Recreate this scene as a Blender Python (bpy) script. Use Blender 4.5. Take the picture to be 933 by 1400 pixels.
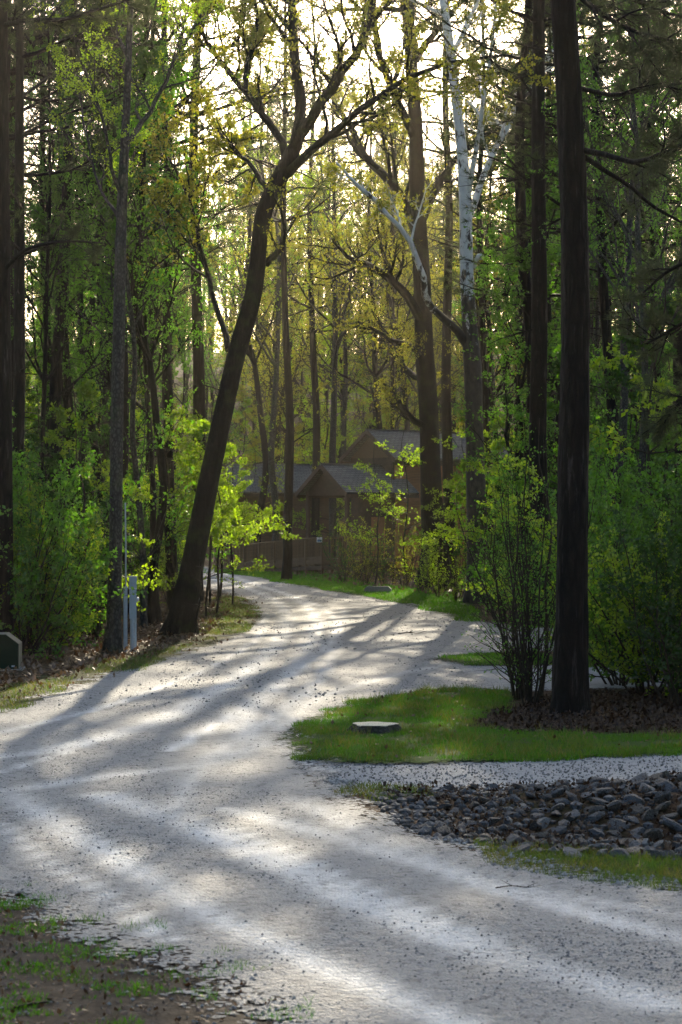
import bpy, bmesh, math
import numpy as np
from mathutils import Vector

for o in list(bpy.data.objects):
    bpy.data.objects.remove(o)
sc = bpy.context.scene
COL = sc.collection

# ------------------------------------------------------------------ camera, sky, sun, exposure
F, H, CX, CY = 3000.0, 3.0, 466.5, 700.0        # focal length in photo pixels, eye height, picture centre
cam = bpy.data.cameras.new('camera')
cam.sensor_fit = 'VERTICAL'; cam.sensor_height = 36.0; cam.sensor_width = 24.0
cam.lens = 36.0 * F / 1400.0
cam.clip_start = 0.1; cam.clip_end = 3000.0
cam.dof.use_dof = True; cam.dof.focus_distance = 44.0; cam.dof.aperture_fstop = 5.0
cam_o = bpy.data.objects.new('camera', cam); COL.objects.link(cam_o)
cam_o.location = (0, 0, H); cam_o.rotation_euler = (math.radians(90), 0, 0)
sc.camera = cam_o

SUN_EL, SUN_AZ = 22.0, 5.0                        # degrees; azimuth to the right of the view axis
w = bpy.data.worlds.new('World'); sc.world = w; w.use_nodes = True
wn = w.node_tree; wn.nodes.clear()
sky = wn.nodes.new('ShaderNodeTexSky'); sky.sky_type = 'NISHITA'; sky.sun_disc = False
sky.sun_elevation = math.radians(SUN_EL); sky.sun_rotation = math.radians(SUN_AZ)
sky.air_density = 1.0; sky.dust_density = 3.0; sky.ozone_density = 1.0
bg = wn.nodes.new('ShaderNodeBackground'); bg.inputs['Strength'].default_value = 0.115
wo = wn.nodes.new('ShaderNodeOutputWorld')
wn.links.new(sky.outputs[0], bg.inputs['Color']); wn.links.new(bg.outputs[0], wo.inputs['Surface'])

sun = bpy.data.lights.new('sun', 'SUN'); sun.energy = 4.6; sun.angle = math.radians(0.5)
sun.color = (1.0, 0.87, 0.66)
sun_o = bpy.data.objects.new('sun', sun); COL.objects.link(sun_o); sun_o.location = (0, 60, 60)
e_, a_ = math.radians(SUN_EL), math.radians(SUN_AZ)
SUND = Vector((math.sin(a_) * math.cos(e_), math.cos(a_) * math.cos(e_), math.sin(e_)))
sun_o.rotation_euler = SUND.to_track_quat('Z', 'Y').to_euler()

vs = sc.view_settings
vs.view_transform = 'Standard'; vs.look = 'None'; vs.gamma = 1.0; vs.use_curve_mapping = False
vs.exposure = 1.5
cy = sc.cycles
cy.max_bounces = 5; cy.diffuse_bounces = 3; cy.glossy_bounces = 1; cy.transmission_bounces = 4
cy.transparent_max_bounces = 8; cy.volume_bounces = 0
cy.use_denoising = True; cy.caustics_reflective = False; cy.caustics_refractive = False

# ------------------------------------------------------------------ helpers
rng = np.random.default_rng(7)
def gp(px, py, z=0.0):
    d = F * (H - z) / (py - CY)
    return ((px - CX) * d / F, d)
def at(px, py, d):
    return np.array(((px - CX) * d / F, d, H - (py - CY) * d / F))
def polyg(pts):
    return np.array([gp(*p) for p in pts])

def seg_dist(P, A, B):
    d = B - A; t = np.clip(((P - A) @ d) / max(d @ d, 1e-9), 0, 1)
    return np.hypot(*(P - (A + t[:, None] * d)).T)
def sdist(P, poly):
    """signed distance, positive inside"""
    ins = np.zeros(len(P), bool); dm = np.full(len(P), 1e9)
    n = len(poly)
    for i in range(n):
        A, B = poly[i], poly[(i + 1) % n]
        dm = np.minimum(dm, seg_dist(P, A, B))
        c = (A[1] > P[:, 1]) != (B[1] > P[:, 1])
        if c.any():
            xi = A[0] + (P[:, 1] - A[1]) / (B[1] - A[1] + 1e-12) * (B[0] - A[0])
            ins ^= c & (P[:, 0] < xi)
    return np.where(ins, dm, -dm)
def vnoise(x, y, seed=0):
    """cheap smooth value noise in -1..1"""
    xi, yi = np.floor(x).astype(np.int64), np.floor(y).astype(np.int64)
    fx, fy = x - xi, y - yi
    fx = fx * fx * (3 - 2 * fx); fy = fy * fy * (3 - 2 * fy)
    def hsh(a, b):
        h = (a * 374761393 + b * 668265263 + seed * 974711) & 0xffffffff
        h = ((h ^ (h >> 13)) * 1274126177) & 0xffffffff
        return ((h ^ (h >> 16)) & 0xffff) / 32767.5 - 1
    return ((hsh(xi, yi) * (1 - fx) + hsh(xi + 1, yi) * fx) * (1 - fy) +
            (hsh(xi, yi + 1) * (1 - fx) + hsh(xi + 1, yi + 1) * fx) * fy)

def mesh_np(name, V, faces, mat=None, smooth=True):
    """faces: list of int arrays (k,3) or (k,4)"""
    me = bpy.data.meshes.new(name)
    V = np.asarray(V, np.float32)
    me.vertices.add(len(V)); me.vertices.foreach_set('co', V.ravel())
    faces = [np.asarray(f, np.int32) for f in faces if len(f)]
    nl = sum(f.size for f in faces); nf = sum(len(f) for f in faces)
    me.loops.add(nl); me.polygons.add(nf)
    me.loops.foreach_set('vertex_index', np.concatenate([f.ravel() for f in faces]))
    tot = np.concatenate([np.full(len(f), f.shape[1], np.int32) for f in faces])
    st = np.concatenate([[0], np.cumsum(tot)[:-1]]).astype(np.int32)
    me.polygons.foreach_set('loop_start', st); me.polygons.foreach_set('loop_total', tot)
    me.polygons.foreach_set('use_smooth', np.full(nf, smooth, bool))
    me.update(calc_edges=True)
    if mat: me.materials.append(mat)
    return me
def attr(me, name, arr):
    a = me.attributes.new(name, 'FLOAT', 'POINT'); a.data.foreach_set('value', np.asarray(arr, np.float32))

def ob(name, me, parent=None, loc=(0, 0, 0), rot=(0, 0, 0), scale=(1, 1, 1)):
    o = bpy.data.objects.new(name, me); COL.objects.link(o)
    o.location = loc; o.rotation_euler = rot
    o.scale = scale if hasattr(scale, '__len__') else (scale,) * 3
    if parent: o.parent = parent
    return o
def tag(o, label, cat, group=None, kind=None):
    o['label'] = label; o['category'] = cat
    if group: o['group'] = group
    if kind: o['kind'] = kind
    return o
def structure(o, label, cat):
    o['kind'] = 'structure'; o['label'] = label; o['category'] = cat
    return o

class Tubes:
    def __init__(s): s.t = {}
    def add(s, P, R, sides=6):
        P = np.asarray(P, float); R = np.asarray(R, float)
        s.t.setdefault((len(P), sides), []).append((P, R))
    def geo(s, base=0):
        Vs, Fs = [], []
        for (n, k), L in s.t.items():
            P = np.array([p for p, _ in L]); R = np.array([r for _, r in L]); M = len(L)
            T = np.gradient(P, axis=1); T /= np.linalg.norm(T, axis=2, keepdims=True) + 1e-9
            mt = T.mean(axis=1)
            ref = np.where(np.abs(mt[:, 2:3]) > 0.8, np.array([[1., 0, 0]]), np.array([[0, 0, 1.]]))[:, None, :]
            U = np.cross(T, np.broadcast_to(ref, T.shape)); U /= np.linalg.norm(U, axis=2, keepdims=True) + 1e-9
            W = np.cross(T, U)
            a = np.arange(k) / k * 2 * np.pi
            V = P[:, :, None, :] + R[:, :, None, None] * (np.cos(a)[None, None, :, None] * U[:, :, None, :] +
                                                        np.sin(a)[None, None, :, None] * W[:, :, None, :])
            i = np.arange(n - 1)[:, None]; j = np.arange(k)[None, :]; j2 = (j + 1) % k
            q = np.stack([i * k + j, i * k + j2, (i + 1) * k + j2, (i + 1) * k + j], -1).reshape(-1, 4)
            q = (q[None] + (np.arange(M) * n * k)[:, None, None]).reshape(-1, 4)
            Vs.append(V.reshape(-1, 3)); Fs.append(q + base); base += M * n * k
        if not Vs: return np.zeros((0, 3)), np.zeros((0, 4), int)
        return np.concatenate(Vs), np.concatenate(Fs)

def resample(P, R, n):
    P = np.asarray(P, float); R = np.asarray(R, float)
    # Catmull-Rom through the points
    t = np.concatenate([[0], np.cumsum(np.linalg.norm(np.diff(P, axis=0), axis=1))]); t /= t[-1]
    s = np.linspace(0, 1, n)
    m = np.gradient(P, t, axis=0)
    k = np.clip(np.searchsorted(t, s) - 1, 0, len(t) - 2)
    h = (t[k + 1] - t[k]); u = ((s - t[k]) / h)[:, None]; h = h[:, None]
    h00 = 2*u**3 - 3*u**2 + 1; h10 = u**3 - 2*u**2 + u; h01 = -2*u**3 + 3*u**2; h11 = u**3 - u**2
    return h00*P[k] + h10*h*m[k] + h01*P[k+1] + h11*h*m[k+1], np.interp(s, t, R)

def unit(v): return v / (np.linalg.norm(v, axis=-1, keepdims=True) + 1e-9)
def leaf_geo(P, size, g, base=0, droop=0.3, wide=0.32, flat=0.0):
    """one folded quad for each leaf"""
    n = len(P)
    a = unit(g.normal(size=(n, 3)) + np.array([0, 0, -droop]))
    nr = g.normal(size=(n, 3)); nr[:, 2] += flat * 3 * np.sign(g.random(n) + 1)
    b = unit(np.cross(a, nr)); c = np.cross(a, b)
    s = (size * g.uniform(0.6, 1.35, n))[:, None]
    v = np.stack([P, P + a*s*.5 + b*s*wide + c*s*.09, P + a*s, P + a*s*.5 - b*s*wide + c*s*.09], 1).reshape(-1, 3)
    q = (np.arange(n) * 4)[:, None] + np.arange(4)[None] + base
    return v, q
def needle_geo(P, D, k, L, wd, g, base=0, spread=0.9):
    """tufts of k long thin triangles"""
    n = len(P)
    d = unit(np.repeat(unit(D), k, 0) + spread * g.normal(size=(n*k, 3)))
    p = np.repeat(P, k, 0)
    s = unit(np.cross(d, g.normal(size=(n*k, 3)))) * wd
    v = np.stack([p - s, p + s, p + d * (L * g.uniform(.7, 1.2, (n*k, 1)))], 1).reshape(-1, 3)
    t = (np.arange(n*k) * 3)[:, None] + np.arange(3)[None] + base
    return v, t
def join_geo(parts):
    V, Fq = [], []; b = 0
    for v, f in parts:
        if len(v): V.append(v); Fq.append(np.asarray(f) + b); b += len(v)
    return np.concatenate(V), Fq

# ------------------------------------------------------------------ materials
class NT:
    def __init__(s, name):
        s.m = bpy.data.materials.new(name); s.m.use_nodes = True
        s.t = s.m.node_tree; s.t.nodes.clear()
        s.out = s.t.nodes.new('ShaderNodeOutputMaterial')
    def n(s, typ, inp=None, **kw):
        nd = s.t.nodes.new('ShaderNode' + typ)
        for k, v in kw.items(): setattr(nd, k, v)
        for k, v in (inp or {}).items():
            if isinstance(v, bpy.types.NodeSocket): s.t.links.new(v, nd.inputs[k])
            else: nd.inputs[k].default_value = v
        return nd
    def ramp(s, fac, stops, interp='LINEAR'):
        r = s.n('ValToRGB', {0: fac}); cr = r.color_ramp; cr.interpolation = interp
        while len(cr.elements) < len(stops): cr.elements.new(0.5)
        for e, (p, c) in zip(cr.elements, stops):
            e.position = p; e.color = (*c, 1) if len(c) == 3 else c
        return r.outputs[0]
    def mix(s, fac, a, b, typ='MIX'):
        m = s.n('MixRGB', {0: fac, 1: a, 2: b}, blend_type=typ); return m.outputs[0]
    def math(s, op, a, b=0.0, clamp=False):
        return s.n('Math', {0: a, 1: b}, operation=op, use_clamp=clamp).outputs[0]
    def noise(s, vec, scale, detail=4, rough=0.55):
        return s.n('TexNoise', {'Vector': vec, 'Scale': scale, 'Detail': detail, 'Roughness': rough}).outputs['Fac']
    def surf(s, sh): s.t.links.new(sh, s.out.inputs['Surface']); return s.m
def c4(c): return (*c, 1.0)

def leaf_mat(name, cols, trans=0.5, tint=(1.0, 1.0, 0.55), gain=1.7, gloss=0.04, patch=None):
    k = NT(name)
    ri = k.n('NewGeometry').outputs['Random Per Island']; oi = k.n('ObjectInfo').outputs['Random']
    c = k.ramp(ri, [(i / max(1, len(cols)-1), x) for i, x in enumerate(cols)])
    v = k.math('ADD', k.math('MULTIPLY', oi, 0.5), 0.75)
    c = k.mix(1.0, c, k.n('CombineColor', {0: v, 1: v, 2: v}).outputs[0], 'MULTIPLY')
    if patch:
        nz = k.noise(k.n('NewGeometry').outputs['Position'], 1.1, 5, 0.65)
        c = k.mix(k.ramp(nz, [(0.42, (0, 0, 0)), (0.68, (1, 1, 1))]), c, c4(patch))
    tc = k.mix(1.0, c, c4(tuple(t*gain for t in tint)), 'MULTIPLY')
    d = k.n('BsdfDiffuse', {'Color': c}).outputs[0]
    t = k.n('BsdfTranslucent', {'Color': tc}).outputs[0]
    m = k.n('MixShader', {0: trans, 1: d, 2: t}).outputs[0]
    g = k.n('BsdfGlossy', {'Color': (1, 1, 1, 1), 'Roughness': 0.38}).outputs[0]
    return k.surf(k.n('MixShader', {0: gloss, 1: m, 2: g}).outputs[0])

def bark_mat(name, dark, light, sc_=6.0, stretch=0.16, bump=0.6, moss=0.0, rough=0.85, flecks=0.0):
    k = NT(name)
    co = k.n('TexCoord').outputs['Object']
    oi = k.n('ObjectInfo').outputs['Random']
    v = k.n('Mapping', {'Vector': co, 'Scale': (1, 1, stretch)}).outputs[0]
    n1 = k.noise(v, sc_ * 2.2, 6, 0.65)
    vo = k.n('TexVoronoi', {'Vector': v, 'Scale': sc_ * 2.6}, feature='DISTANCE_TO_EDGE').outputs['Distance']
    f = k.math('MULTIPLY', n1, k.math('ADD', k.math('MULTIPLY', vo, 2.0, True), 0.35), True)
    c = k.ramp(f, [(0.12, dark), (0.62, light)])
    big = k.noise(co, 0.9, 3)
    c = k.mix(k.math('MULTIPLY', big, 0.5), c, c4(tuple(x*0.55 for x in dark)))
    if moss:
        mz = k.ramp(k.noise(co, 2.4, 5), [(0.52, (0, 0, 0)), (0.66, (1, 1, 1))])
        c = k.mix(k.math('MULTIPLY', mz, moss), c, (0.035, 0.06, 0.012, 1))
    if flecks:
        fl = k.noise(k.n('Mapping', {'Vector': co, 'Scale': (1, 1, .1)}).outputs[0], sc_ * 3.2, 5, .75)
        c = k.mix(k.ramp(fl, [(.58, (0, 0, 0)), (.70, (flecks,)*3)]), c, (0.11, 0.10, 0.095, 1))
    vv = k.math('ADD', k.math('MULTIPLY', oi, 0.6), 0.7)
    c = k.mix(1.0, c, k.n('CombineColor', {0: vv, 1: vv, 2: vv}).outputs[0], 'MULTIPLY')
    b = k.n('Bump', {'Height': f, 'Strength': bump, 'Distance': 0.05}).outputs[0]
    return k.surf(k.n('BsdfPrincipled', {'Base Color': c, 'Roughness': rough, 'Normal': b, 'Specular IOR Level': 0.25}).outputs[0])

M = {}
M['leaf_lime'] = leaf_mat('leaf_lime', [(0.075, 0.135, 0.008), (0.12, 0.17, 0.010), (0.09, 0.16, 0.008)], 0.6, (1.05, 1.05, .22), 3.3)
M['leaf_green'] = leaf_mat('leaf_green', [(0.03, 0.085, 0.006), (0.055, 0.125, 0.008), (0.045, 0.11, 0.008)], 0.55, (1.0, 1.1, .25), 2.8)
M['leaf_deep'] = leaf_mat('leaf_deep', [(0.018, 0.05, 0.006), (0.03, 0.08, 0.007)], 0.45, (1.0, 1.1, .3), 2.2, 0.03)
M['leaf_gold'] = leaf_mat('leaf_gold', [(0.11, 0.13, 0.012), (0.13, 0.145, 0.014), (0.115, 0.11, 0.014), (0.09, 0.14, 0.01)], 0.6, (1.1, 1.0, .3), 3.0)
M['leaf_rust'] = leaf_mat('leaf_rust', [(0.10, 0.03, 0.012), (0.16, 0.05, 0.012), (0.07, 0.03, 0.015)], 0.5, (1.1, 0.8, .5), 1.8)
M['needle'] = leaf_mat('needle', [(0.022, 0.045, 0.012), (0.045, 0.065, 0.014), (0.035, 0.06, 0.016)], 0.35, (1.1, 1.0, .5), 1.8)
M['litter'] = leaf_mat('litter', [(0.06, 0.032, 0.016), (0.13, 0.075, 0.04), (0.20, 0.13, 0.075), (0.05, 0.025, 0.012)], 0.15, (1.0, .8, .5), 1.3, 0.05)
M['litter_dark'] = leaf_mat('litter_dark', [(0.02, 0.012, 0.008), (0.05, 0.028, 0.016), (0.10, 0.06, 0.036), (0.03, 0.016, 0.01)], 0.1, (1, .8, .5), 1.0, 0.02)
M['grass'] = leaf_mat('grass', [(0.018, 0.075, 0.003), (0.032, 0.105, 0.004), (0.05, 0.12, 0.006)], 0.5, (1.0, 1.1, .3), 2.5, 0.02, (0.055, 0.10, 0.007))
M['grass_dry'] = leaf_mat('grass_dry', [(0.05, 0.11, 0.01), (0.11, 0.13, 0.02), (0.17, 0.14, 0.045), (0.07, 0.12, 0.012)], 0.45, (1.05, 1.0, .5), 1.7, 0.03, (0.05, 0.12, 0.01))

M['bark_dark'] = bark_mat('bark_dark', (0.004, 0.0034, 0.0028), (0.020, 0.016, 0.0125))
M['bark_oak'] = bark_mat('bark_oak', (0.0045, 0.004, 0.003), (0.018, 0.015, 0.011), 5.0, 0.2, 0.7, 0.5)
M['bark_lean'] = bark_mat('bark_lean', (0.0035, 0.0028, 0.002), (0.019, 0.0145, 0.010), 7.0, 0.18, 0.7, 0.45, flecks=0.3)
M['bark_pine'] = bark_mat('bark_pine', (0.004, 0.003, 0.0024), (0.019, 0.013, 0.010), 3.6, 0.22, 1.0, flecks=0.5)
M['bark_grey'] = bark_mat('bark_grey', (0.016, 0.015, 0.013), (0.10, 0.098, 0.09), 6.0, 0.6, 0.5, 0.3, flecks=0.9)
M['twig'] = bark_mat('twig', (0.025, 0.019, 0.013), (0.075, 0.058, 0.04), 8, 0.3, 0.2)

def sycamore_mat():
    k = NT('bark_sycamore')
    co = k.n('TexCoord').outputs['Object']
    v = k.n('Mapping', {'Vector': co, 'Scale': (1, 1, 0.45)}).outputs[0]
    n = k.noise(v, 4.2, 7, 0.72)
    z = k.n('SeparateXYZ', {0: co}).outputs['Z']
    hz = k.n('MapRange', {'Value': z, 'From Min': 5.5, 'From Max': 11.5}).outputs[0]
    thr = k.math('SUBTRACT', 0.98, k.math('MULTIPLY', hz, 0.50))
    mask = k.ramp(k.math('SUBTRACT', k.math('ADD', n, 0.5), thr), [(0.40, (0, 0, 0)), (0.47, (1, 1, 1))])
    dk = k.ramp(k.noise(v, 9, 6, .7), [(0.3, (0.012, 0.010, 0.008)), (0.7, (0.07, 0.055, 0.042))])
    wh = k.ramp(k.noise(co, 3.0, 4), [(0.3, (0.58, 0.61, 0.64)), (0.7, (0.80, 0.82, 0.82))])
    c = k.mix(mask, dk, wh)
    b = k.n('Bump', {'Height': k.noise(v, 12, 5), 'Strength': 0.35, 'Distance': 0.02}).outputs[0]
    return k.surf(k.n('BsdfPrincipled', {'Base Color': c, 'Roughness': 0.7, 'Normal': b}).outputs[0])
M['bark_sycamore'] = sycamore_mat()

def edge_alpha(k, pos, amp=0.5, sc1=3.0):
    e = k.n('Attribute', attribute_name='edge').outputs['Fac']
    n = k.noise(pos, sc1, 6, 0.7)
    cell = k.n('SeparateColor', {0: k.n('TexVoronoi', {'Vector': pos, 'Scale': 21.0}).outputs['Color']}).outputs[2]
    x = k.math('ADD', k.math('MULTIPLY', e, 1.0 / amp), k.math('MULTIPLY', k.math('SUBTRACT', n, 0.5), 2.6))
    x = k.math('ADD', x, k.math('MULTIPLY', k.math('SUBTRACT', cell, 0.5), 1.1))
    return k.n('MapRange', {'Value': x, 'From Min': -0.08, 'From Max': 0.12}).outputs[0]

def gravel_mat(name, base_d, base_l, white, track=True, amp=0.5):
    k = NT(name)
    pos = k.n('NewGeometry').outputs['Position']
    vo = k.n('TexVoronoi', {'Vector': pos, 'Scale': 38.0}); vo2 = k.n('TexVoronoi', {'Vector': pos, 'Scale': 13.0, 'Randomness': 1.0})
    peb = k.n('SeparateColor', {0: vo.outputs['Color']}).outputs[0]
    peb2 = k.n('SeparateColor', {0: vo2.outputs['Color']}).outputs[1]
    n1 = k.noise(pos, 1.1, 6, 0.62); n2 = k.noise(pos, 0.25, 3); n3 = k.noise(pos, 9.0, 5, 0.7)
    n4 = k.noise(pos, 26.0, 3, 0.8); n5 = k.noise(k.n('Mapping', {'Vector': pos, 'Scale': (1, .35, 1)}).outputs[0], 3.2, 5, 0.7)
    f = k.math('ADD', k.math('MULTIPLY', n1, 0.4), k.math('ADD', k.math('MULTIPLY', peb, 0.22), k.math('MULTIPLY', n3, 0.5)))
    f = k.math('ADD', f, k.math('ADD', k.math('MULTIPLY', n4, 0.55), k.math('MULTIPLY', n5, 0.45)))
    c = k.ramp(f, [(0.72, base_d), (1.30, base_l)])
    dk = k.ramp(k.math('ADD', peb2, k.math('MULTIPLY', k.math('SUBTRACT', n1, 0.5), 0.5)), [(0.86, (0, 0, 0)), (0.93, (1, 1, 1))])
    c = k.mix(k.math('MULTIPLY', dk, 0.35), c, (0.12, 0.118, 0.112, 1))
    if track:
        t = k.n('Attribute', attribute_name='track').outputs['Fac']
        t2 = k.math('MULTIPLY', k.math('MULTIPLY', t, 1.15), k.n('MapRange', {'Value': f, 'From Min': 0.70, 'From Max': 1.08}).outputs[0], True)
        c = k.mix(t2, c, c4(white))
    h = k.math('ADD', k.math('MULTIPLY', vo.outputs['Distance'], -0.6), k.math('ADD', k.math('MULTIPLY', vo2.outputs['Distance'], -0.5), n3))
    b = k.n('Bump', {'Height': h, 'Strength': 1.0, 'Distance': 0.05}).outputs[0]
    s = k.n('BsdfPrincipled', {'Base Color': c, 'Roughness': 0.85, 'Normal': b, 'Specular IOR Level': 0.25}).outputs[0]
    tr = k.n('BsdfTransparent').outputs[0]
    return k.surf(k.n('MixShader', {0: edge_alpha(k, pos, amp), 1: tr, 2: s}).outputs[0])
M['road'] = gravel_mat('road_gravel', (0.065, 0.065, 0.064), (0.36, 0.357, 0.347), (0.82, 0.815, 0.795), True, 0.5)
M['drive'] = gravel_mat('driveway_gravel', (0.18, 0.185, 0.19), (0.38, 0.385, 0.39), (0.6, .6, .6), False, 0.35)

def ground_mat():
    k = NT('forest_floor')
    pos = k.n('NewGeometry').outputs['Position']
    vo = k.n('TexVoronoi', {'Vector': pos, 'Scale': 14.0}).outputs['Color']
    r = k.n('SeparateColor', {0: vo}).outputs[0]
    c = k.ramp(r, [(0, (0.025, 0.015, 0.009)), (0.5, (0.06, 0.035, 0.02)), (0.85, (0.10, 0.06, 0.035)), (1, (0.18, 0.12, 0.075))])
    c = k.mix(k.ramp(k.noise(pos, 0.8, 5), [(0.45, (0, 0, 0)), (0.7, (1, 1, 1))]), c, (0.03, 0.02, 0.013, 1))
    c = k.mix(k.ramp(k.noise(pos, 0.5, 4), [(0.55, (0, 0, 0)), (0.72, (.6, .6, .6))]), c, (0.04, 0.055, 0.015, 1))
    b = k.n('Bump', {'Height': k.math('ADD', r, k.noise(pos, 6, 5)), 'Strength': 0.8, 'Distance': 0.04}).outputs[0]
    return k.surf(k.n('BsdfPrincipled', {'Base Color': c, 'Roughness': 0.95, 'Normal': b, 'Specular IOR Level': 0.1}).outputs[0])
M['ground'] = ground_mat()
def lawn_mat(name, a, b_, amp):
    k = NT(name)
    pos = k.n('NewGeometry').outputs['Position']
    c = k.ramp(k.noise(pos, 5.0, 6, 0.7), [(0.3, a), (0.7, b_)])
    bm = k.n('Bump', {'Height': k.noise(pos, 25, 4), 'Strength': 0.6, 'Distance': 0.03}).outputs[0]
    s = k.n('BsdfPrincipled', {'Base Color': c, 'Roughness': 0.95, 'Normal': bm, 'Specular IOR Level': 0.1}).outputs[0]
    tr = k.n('BsdfTransparent').outputs[0]
    return k.surf(k.n('MixShader', {0: edge_alpha(k, pos, amp, 4.0), 1: tr, 2: s}).outputs[0])
M['lawn'] = lawn_mat('lawn_soil', (0.02, 0.05, 0.006), (0.04, 0.085, 0.010), 0.35)
M['mud'] = lawn_mat('mud_soil', (0.028, 0.02, 0.013), (0.085, 0.07, 0.055), 0.5)
M['verge'] = lawn_mat('verge_soil', (0.06, 0.045, 0.022), (0.06, 0.085, 0.018), 0.35)

def plain(name, col, rough=0.6, var=0.25, scale=8, bump=0.1, metal=0.0, stretch=(1, 1, 1)):
    k = NT(name)
    co = k.n('TexCoord').outputs['Object']
    co = k.n('Mapping', {'Vector': co, 'Scale': stretch}).outputs[0]
    n = k.noise(co, scale, 6, 0.65)
    oi = k.n('ObjectInfo').outputs['Random']
    lo = tuple(x * (1 - var) for x in col); hi = tuple(min(1, x * (1 + var)) for x in col)
    c = k.ramp(n, [(0.3, lo), (0.7, hi)])
    vv = k.math('ADD', k.math('MULTIPLY', oi, var), 1 - var / 2)
    c = k.mix(1.0, c, k.n('CombineColor', {0: vv, 1: vv, 2: vv}).outputs[0], 'MULTIPLY')
    b = k.n('Bump', {'Height': n, 'Strength': bump, 'Distance': 0.02}).outputs[0]
    return k.surf(k.n('BsdfPrincipled', {'Base Color': c, 'Roughness': rough, 'Normal': b, 'Metallic': metal}).outputs[0])
def rock_mat():
    k = NT('rock'); co = k.n('TexCoord').outputs['Object']; oi = k.n('ObjectInfo').outputs['Random']
    c = k.ramp(oi, [(0, (0.05, 0.056, 0.066)), (.25, (0.12, 0.13, 0.15)), (.45, (0.075, 0.075, 0.078)), (.62, (0.10, 0.085, 0.07)), (.8, (0.09, 0.10, 0.12)), (1, (0.22, 0.225, 0.23))])
    n = k.noise(co, 2.2, 7, 0.7); n2 = k.noise(co, 9, 4)
    c = k.mix(k.ramp(n, [(.45, (0, 0, 0)), (.62, (.75, .75, .75))]), c, (0.045, 0.035, 0.026, 1))
    c = k.mix(k.ramp(n2, [(.56, (0, 0, 0)), (.7, (.5, .5, .5))]), c, (0.26, 0.26, 0.25, 1))
    b = k.n('Bump', {'Height': k.math('ADD', n, n2), 'Strength': 0.7, 'Distance': 0.12}).outputs[0]
    return k.surf(k.n('BsdfPrincipled', {'Base Color': c, 'Roughness': 0.75, 'Normal': b}).outputs[0])
M['rock'] = rock_mat()
M['pebble'] = leaf_mat('pebble', [(0.08, 0.08, 0.08), (0.26, 0.26, 0.26), (0.16, 0.16, 0.16), (0.36, 0.36, 0.35), (0.12, 0.12, 0.12)], 0.0, (1, 1, 1), 1.0, 0.03) #, 6, 0.3)
M['cedar'] = plain('cedar_siding', (0.27, 0.115, 0.05), 0.75, 0.3, 5, 0.3, stretch=(.4, 4, 4))
M['deckwood'] = plain('deck_wood', (0.12, 0.072, 0.038), 0.8, 0.3, 6, 0.3, stretch=(.6, 3, 3))
M['trimwood'] = plain('trim_wood', (0.075, 0.045, 0.028), 0.8, 0.3, 6, 0.3)
M['concrete'] = plain('concrete', (0.30, 0.29, 0.27), 0.9, 0.25, 7, 0.4)
M['steel'] = plain('galvanised_grey', (0.36, 0.42, 0.48), 0.5, 0.12, 9, 0.05)
M['rimlight'] = plain('painted_rim_light', (0.34, 0.33, 0.28), 0.35, 0.15, 9, 0.05, 0.6)  # pale tone standing in for sunlight on the green box's edges
M['white'] = plain('white_plastic', (0.72, 0.72, 0.72), 0.5, 0.06)
M['boxgreen'] = plain('green_paint', (0.006, 0.022, 0.014), 0.65, 0.2, 6, 0.05)
M['boxgreen'].node_tree.nodes['Principled BSDF'].inputs['Specular IOR Level'].default_value = 0.08
M['glass'] = plain('dark_glass', (0.02, 0.022, 0.025), 0.08, 0.1)
M['signblue'] = plain('sign_blue', (0.08, 0.16, 0.32), 0.5, 0.1)
def shingle_mat():
    k = NT('shingles')
    co = k.n('TexCoord').outputs['Object']
    br = k.n('TexBrick', {'Vector': co, 'Color1': (0.17, 0.16, 0.15, 1), 'Color2': (0.24, 0.225, 0.21, 1), 'Mortar': (0.03, 0.027, 0.025, 1),
                          'Scale': 1.0, 'Mortar Size': 0.012, 'Brick Width': 0.32, 'Row Height': 0.15})
    c = k.mix(k.math('MULTIPLY', k.noise(co, 2.0, 5), 0.6), br.outputs['Color'], (0.05, 0.045, 0.04, 1))
    b = k.n('Bump', {'Height': br.outputs['Fac'], 'Strength': -0.4, 'Distance': 0.02}).outputs[0]
    return k.surf(k.n('BsdfPrincipled', {'Base Color': c, 'Roughness': 0.9, 'Normal': b}).outputs[0])
M['shingle'] = shingle_mat()
def stump_mat():
    k = NT('cut_wood')
    co = k.n('TexCoord').outputs['Object']
    wv = k.n('TexWave', {'Vector': co, 'Scale': 9.0, 'Distortion': 1.5, 'Detail': 2.0}, wave_type='RINGS', rings_direction='Z').outputs['Fac']
    c = k.ramp(wv, [(0.2, (0.56, 0.48, 0.33)), (0.8, (0.72, 0.66, 0.50))])
    c = k.mix(k.ramp(k.noise(co, 14, 5), [(0.62, (0, 0, 0)), (0.7, (.6, .6, .6))]), c, (0.12, 0.09, 0.06, 1))
    return k.surf(k.n('BsdfPrincipled', {'Base Color': c, 'Roughness': 0.8}).outputs[0])
M['cutwood'] = stump_mat()

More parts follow.
